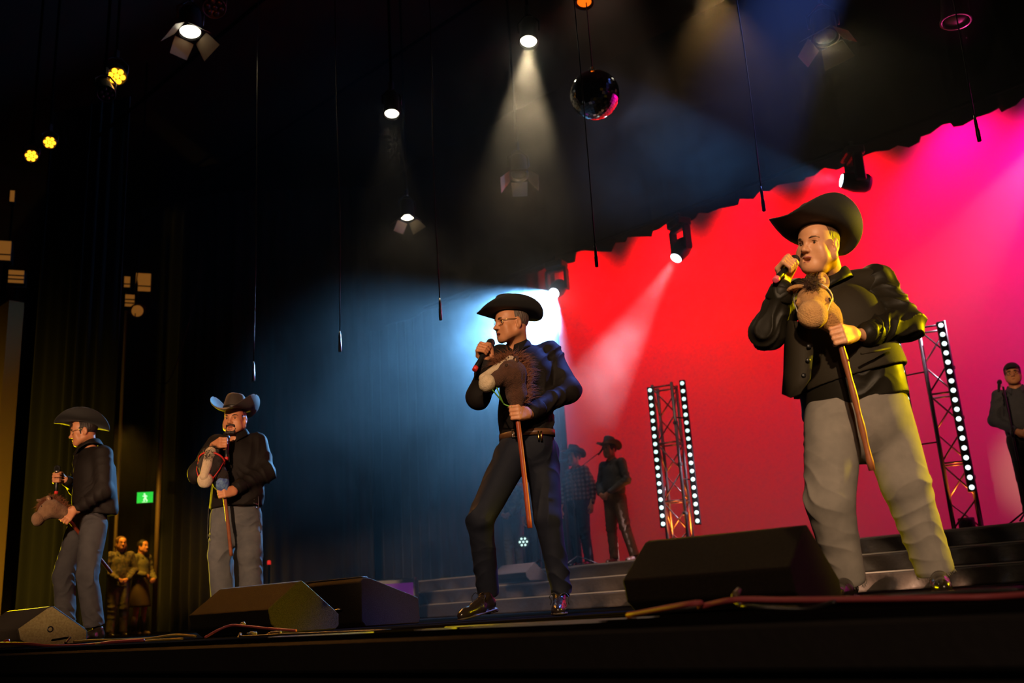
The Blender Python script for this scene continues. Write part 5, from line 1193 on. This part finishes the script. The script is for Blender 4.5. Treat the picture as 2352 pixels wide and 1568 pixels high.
# ---------------------------------------------------------------- the singer in round glasses at the far end
def far_man():
    J = {k: A(v) for k, v in dict(neck=(-8.313, 3.522, 1.607), chest=(-8.289, 3.545, 1.402), waist=(-8.282, 3.551, 1.168), pelvis=(-8.282, 3.551, 0.974), shR=(-8.517, 3.551, 1.572), elR=(-8.599, 3.556, 1.301), wrR=(-8.450, 3.395, 1.338),
        shL=(-8.128, 3.557, 1.522), elL=(-8.071, 3.556, 1.212), wrL=(-8.088, 3.349, 1.042), hipR=(-8.421, 3.531, 0.959), hipL=(-8.159, 3.529, 0.932), knR=(-8.470, 3.430, 0.544), knL=(-8.105, 3.470, 0.533), anR=(-8.497, 3.488, 0.129), anL=(-8.128, 3.558, 0.141)).items()}
    J['face'] = nrm(TC * .36 - RT * .93)
    root = person('man in round glasses, tilted black hat and black jacket at the far end', (J['pelvis'][0], J['pelvis'][1], 0))
    H = Head((-8.297, 3.455, 1.743), TC * .40 - RT * .90 - UP * .20, UP + RT * .02 - TC * .0, .98, .98)
    F = body_field(J, H, .0062, .15, .94, .85, neck_r=.056)
    gm = A(0, 0, 1) + RT * .03; cm = (-8.420, 3.313, 1.348); hand_field(F, cm, gm, J['wrR'], np.cross(gm, J['wrR'] - A(cm)), .018, 1.02)
    gl = A((-8.131, 3.228, 1.022)) - A((-8.101, 3.310, 0.958)); cl = (-8.105, 3.278, 0.985); hand_field(F, cl, gl, J['wrL'], -np.cross(gl, J['wrL'] - A(cl)), .016, 1.02)
    put('body', F.build(), 'skin', root); face_bits(root, H, 'hair_dark', True, .15)
    F = Field(.004); H.cap(F, (-.024, .090, -.060), (0, .099, -.056), .005, .0065, .004); H.cap(F, (.024, .090, -.060), (0, .099, -.056), .005, .0065, .004); put('moustache', F.build(), 'hair_dark', root)
    hair_cap(root, H, 'hair_dark', -.03, .060, .004); glasses(root, H, 'gold', .022, .0016, 1.05)
    put('fringe', spikes([H(x, .083, .075) for x in np.linspace(-.05, .03, 40)], [H.f * .5 - H.u * .8] * 40, .035, .003, .1, 3), 'hair_dark', root)['kind'] = 'stuff'
    hat(root, H, 'felt', 'band', brim=(.200, .228), curl=.105, dip=.02, crown=(.084, .104, .108), tilt=.34, roll=.16, z0=.060)
    F = Field(.0075); torso_cloth(F, J, .178, .172, .176, .86, A((-8.258, 3.573, 1.045)), .062)
    sleeves(F, J, 'R', (.076, .068, .066, .050), end=.90); sleeves(F, J, 'L', (.082, .074, .072, .054), end=.92)
    F.cap(A((-8.176, 3.623, 1.398)), A((-8.152, 3.644, 1.064)), .07, .075, .06)
    c = A((-8.257, 3.574, 1.030)); F.plane(c, -UP - RT * .06, .012, (c - .4, c + A(.4, .4, .12)))
    put('jacket', wrinkle(F.build(), arm_folds(J, 'R') + arm_folds(J, 'L', .012), .004, 14, 12), 'shirt', root)
    collar(root, J['neck'] + A(0, 0, .008) - J['face'] * .01, UP, J['face'], 'shirt', .070, .044, .040, .42)
    trousers(root, J, 'jean_slate', (.108, .088, .086, .080), .155, .82, .10, .0065, .02, 1.2, 'jeans', 11)
    g0 = lambda p: A(p[0], p[1], 0)
    shoe(root, J['anL'], g0((-8.064, 3.398, 0.021)), g0((-8.126, 3.642, 0.027)), 'leather', h=.006); shoe(root, J['anR'], g0((-8.474, 3.345, 0.033)), g0((-8.531, 3.566, 0.028)), 'leather', h=.006)
far_man()
mic('handheld_microphone', 'black microphone with a red tail band held upright by the far singer', (-8.428, 3.306, 1.460), (-8.404, 3.301, 1.213), 'red_tape')
hobby('bay hobby horse with yellow lit outline held low by the far singer', (-8.132, 3.172, 1.090), (-8.152, 3.044, 0.947), (-8.108, 3.276, 0.993), (-8.515, 3.853, 0.569), A(.66, -.74, .1), 'fur_bay', 'fur_bay', 'fur_rust', 'stick_red',
    [((-8.287, 3.109, 1.142), .8), ((-8.091, 3.128, 1.140), .9)], None, .072, .050, None, .055, .9, None, None, 8)

# ---------------------------------------------------------------- people further back
def bystander(label, pos, face, ht, top, legs, arms='clasp', headgear=None, girth=1.0, group=None, hair='hair_dark', spec=False, skin='skin', skirt=None, foot='leather', legspread=.10, long_hair=False, top_hem=.93, hf=None, beard=None, base=None, step=0.0):
    p = A(pos); n = nrm(A(face)); x = np.cross(n, UP); k = ht / 1.78; L = lambda a, b, c: p + (x * a + n * b + UP * c) * k
    root = person(label, p, group); J = {q: L(*v) for q, v in dict(neck=(0, -.01, 1.49), chest=(0, 0, 1.28), waist=(0, .01, 1.10), pelvis=(0, 0, .95), shR=(.185, -.01, 1.43), shL=(-.185, -.01, 1.43), hipR=(.09, 0, .90), hipL=(-.09, 0, .90),
        knR=(legspread, .02, .50), knL=(-legspread - step * .4, .02, .50), anR=(legspread * 1.15, -.01, .10), anL=(-legspread * 1.15 - step, -.01, .10)).items()}
    if arms == 'clasp': A4 = dict(elR=(.27, .0, 1.16), elL=(-.27, .0, 1.16), wrR=(.085, .21, .99), wrL=(-.085, .21, .99))
    elif arms == 'hang': A4 = dict(elR=(.27 * girth, -.02, 1.14), elL=(-.27 * girth, -.02, 1.14), wrR=(.28 * girth, .06, .90), wrL=(-.28 * girth, .06, .90))
    else: A4 = dict(elR=(.25, .02, 1.15), elL=(-.25, .02, 1.15), wrR=(.10, .20, 1.10), wrL=(-.16, .20, 1.02))
    J.update({q: L(*v) for q, v in A4.items()}); J['face'] = n
    H = Head(L(0, .025, 1.645), hf if hf is not None else n, UP, k); F = body_field(J, H, .009, .1, 1.04, girth)
    for q, sg in (('R', 1), ('L', -1)):
        d = nrm(J['wr' + q] - J['el' + q])
        if arms == 'hang': relaxed_hand(F, J['wr' + q], A(0, 0, -1) + n * .15, x * sg, k)
        else: relaxed_hand(F, J['wr' + q], nrm(-x * sg * .8 + UP * -.45 + n * .15), n, k * .95)
    put('body', F.build(), skin, root)
    face_bits(root, H, hair, False); hair_cap(root, H, hair, -.04, .055, .011)
    if spec: glasses(root, H, 'band', .021, .0022)
    if beard:
        F = Field(.006); F.cap(H(-.05, .05, -.075), H(0, .080, -.112), .018, .022, .02); F.cap(H(.05, .05, -.075), H(0, .080, -.112), .018, .022, .02); H.cap(F, (-.022, .092, -.058), (.022, .092, -.058), .007, .007, .01); put('beard', F.build(), beard, root)
    if headgear == 'hat': hat(root, H, 'felt', 'band', brim=(.185, .215), curl=.07, dip=.02, tilt=.15, z0=.060)
    if headgear == 'cap':
        F = Field(.006); H.ell(F, (0, -.010, .045), (.088, .114, .090)); F.plane(H(0, 0, .050), -H.u - H.f * -.12); o = put('cap', F.build(), 'cap', root)
        P = [[H(a * .072, .080 + .060 * q * (1 - .35 * a * a), .064 - .008 * q - .012 * a * a) for a in np.linspace(-1, 1, 11)] for q in (0, .35, .7, 1)]; put('cap_peak', slab(np.array(P), .005), 'cap', o)
    if long_hair:
        F = Field(.008); F.chain([H(.055, -.04, .06), H(.075, -.03, -.05), H(.075, -.015, -.17)], [.045, .032, .022], .03); F.chain([H(-.055, -.04, .06), H(-.075, -.03, -.05), H(-.075, -.015, -.17)], [.045, .032, .022], .03); F.cap(H(0, -.06, .06), H(0, -.07, -.15), .075, .06, .03); put('long_hair', F.build(), hair, root)
    F = Field(.011); torso_cloth(F, J, .185 * girth, .172 * girth, .182 * (.6 + .4 * girth), .72, L(0, 0, top_hem + .08), .060)
    for q in 'RL': sleeves(F, J, q, (.074, .064, .062, .048), end=.92)
    c = L(0, 0, top_hem); F.plane(c, -UP, .02, (c - A(.24, .24, .4) * girth, c + A(.24, .24, .10) * girth))
    put('jacket', wrinkle(F.build(), arm_folds(J, 'R', .008) + arm_folds(J, 'L', .008), .004, 14, 4), top, root)
    collar(root, J['neck'] + A(0, 0, -.03), UP, n, top, .068, .04, .032, .5)
    if skirt is None: trousers(root, J, legs, (.108, .084, .080, .072), .165 * girth, .78, .08, .009, .03, 1.0, 'trousers', 7)
    else:
        F = Field(.010); F.cap(L(0, 0, 1.0), L(0, 0, .55), .17 * k, .23 * k, .04, flat=(n, .75)); F.plane(L(0, 0, .52), -UP); F.plane(L(0, 0, 1.06), UP); put('skirt', wrinkle(F.build(), (), .006, 14, 3), skirt, root)
    for q in 'RL':
        a = J['an' + q]; shoe(root, a, A(a[0], a[1], p[2]) + n * .19 * k, A(a[0], a[1], p[2]) - n * .09 * k, foot, h=.008)
        if skirt is not None: put('boot_shaft', tube([A(a[0], a[1], p[2] + .06), A(a[0], a[1], p[2] + .34)], [.05, .058], 12), foot, root)
    return root
bystander('cowboy in a red plaid shirt standing by the central singer hip', (-9.62, 11.62, .60), TC * .62 - RT * .78, 1.80, 'plaid', 'navy', 'hang', 'hat', 1.28, 'choir standing on the top riser', legspread=.11, beard='hair_grey', top_hem=.97)
bystander('cowboy in a denim jacket and tan trousers left of the large monitor', (-8.86, 11.55, .60), TC * .66 - RT * .75, 1.80, 'denim_green', 'khaki', 'clasp', 'hat', 1.05, 'choir standing on the top riser', foot='boot', step=.16, top_hem=.97)
bystander('man in a black cap and glasses with clasped hands at the right edge', (-3.18, 11.62, .60), TC * .85 - RT * .45, 1.78, 'denim_jacket', 'black_cloth', 'clasp', 'cap', 1.02, 'choir standing on the top riser', spec=True, foot='white_shoe', legspread=.09)
bystander('choir member in pale shirt seen between the legs of the central singer', (-10.55, 11.75, .60), TC * .8 - RT * .5, 1.70, 'pale_cloth', 'grey_cloth', 'hang', None, 1.0, 'choir standing on the top riser')
bystander('choir member in grey jeans behind the bent knee of the central singer', (-11.15, 11.75, .60), TC * .8 - RT * .5, 1.72, 'camo_cloth', 'grey_cloth', 'clasp', None, 1.0, 'choir standing on the top riser')
bystander('person in a patterned jacket waiting in the amber wings', (-17.274, 7.972, 0.031)[:2] + (0,), TC * .7 + RT * .6, 1.74, 'camo_cloth', 'olive_cloth', 'clasp', None, 1.0, 'people waiting in the wings', 'hair_brown', True, long_hair=True)
bystander('person in olive jacket and skirt waiting in the amber wings', (-17.670, 8.559, 0.022)[:2] + (0,), TC * .35 + RT * .9, 1.72, 'olive_cloth', 'brown_cloth', 'fold', None, .9, 'people waiting in the wings', 'hair_dark', False, skirt='brown_cloth', foot='boot', long_hair=False)

def mic_stand(label, base, top, micp, boom=None, group='microphone stands on the top riser'):
    b, tp = A(base), A(top); t = thing('microphone_stand', label, 'stand', b, group)
    put('pole', tube([A(b[0], b[1], b[2] + .03), A(b[0], b[1], tp[2])], .011, 8), 'black_metal', t)
    put('clutch', lathe((b[0], b[1], b[2] + (tp[2] - b[2]) * .62), (0, 0, 1), [(0, .012), (.01, .020), (.07, .020), (.08, .012)], 10), 'black_plastic', t)
    for k in range(3):
        w = k * 2.094 + .5; put('leg', tube([A(b[0], b[1], b[2] + .14), A(b[0] + .30 * math.cos(w), b[1] + .30 * math.sin(w), b[2] + .012)], .009, 6), 'black_metal', t)
    m = A(micp); put('boom_arm', tube([A(boom) if boom is not None else A(b[0], b[1], tp[2] - .02), A(b[0], b[1], tp[2]), m], .007, 6), 'metal' if boom is None else 'black_metal', t)
    return t
def stand_mic(label, a, d, L=.17):
    a = A(a); d = nrm(d); t = thing('stand_microphone', label, 'microphone', a, 'microphones on stands before the choir')
    put('handle', lathe(a - d * L, d, [(0, .009), (.01, .012), (L * .65, .017), (L * .68, .019)], 14), 'black_plastic', t); put('grille', lathe(a - d * L, d, [(L * .68, .020), (L * .74, .025), (L * .88, .024), (L * .97, .014), (L, .004)], 14), 'mic_grille', t)
    return t
mic_stand('boom microphone stand between the plaid shirt and the denim jacket', (-9.34, 11.16, .60), (-9.185, 11.395, 1.937), (-9.009, 11.491, 2.253), (-9.362, 11.367, 1.730))
stand_mic('microphone at the mouth of the cowboy in the denim jacket', (-8.925, 11.501, 2.327), A((-8.925, 11.501, 2.327)) - A((-8.995, 11.436, 2.214)))
mic_stand('microphone stand at the side of the cowboy in plaid', (-10.1, 11.16, .60), (-9.880, 11.433, 2.054), (-9.821, 11.487, 2.220))
stand_mic('microphone at the mouth of the cowboy in plaid', (-9.735, 11.567, 2.239), A((-9.735, 11.567, 2.239)) - A((-9.811, 11.497, 2.225)))
mic_stand('upright microphone stand in front of the man in the black cap', (-3.20, 11.25, .60), (-3.239, 11.258, 2.061), (-3.232, 11.223, 2.085))
stand_mic('microphone at the mouth of the man in the black cap', (-3.217, 11.237, 2.142), A(.05, .5, .8))
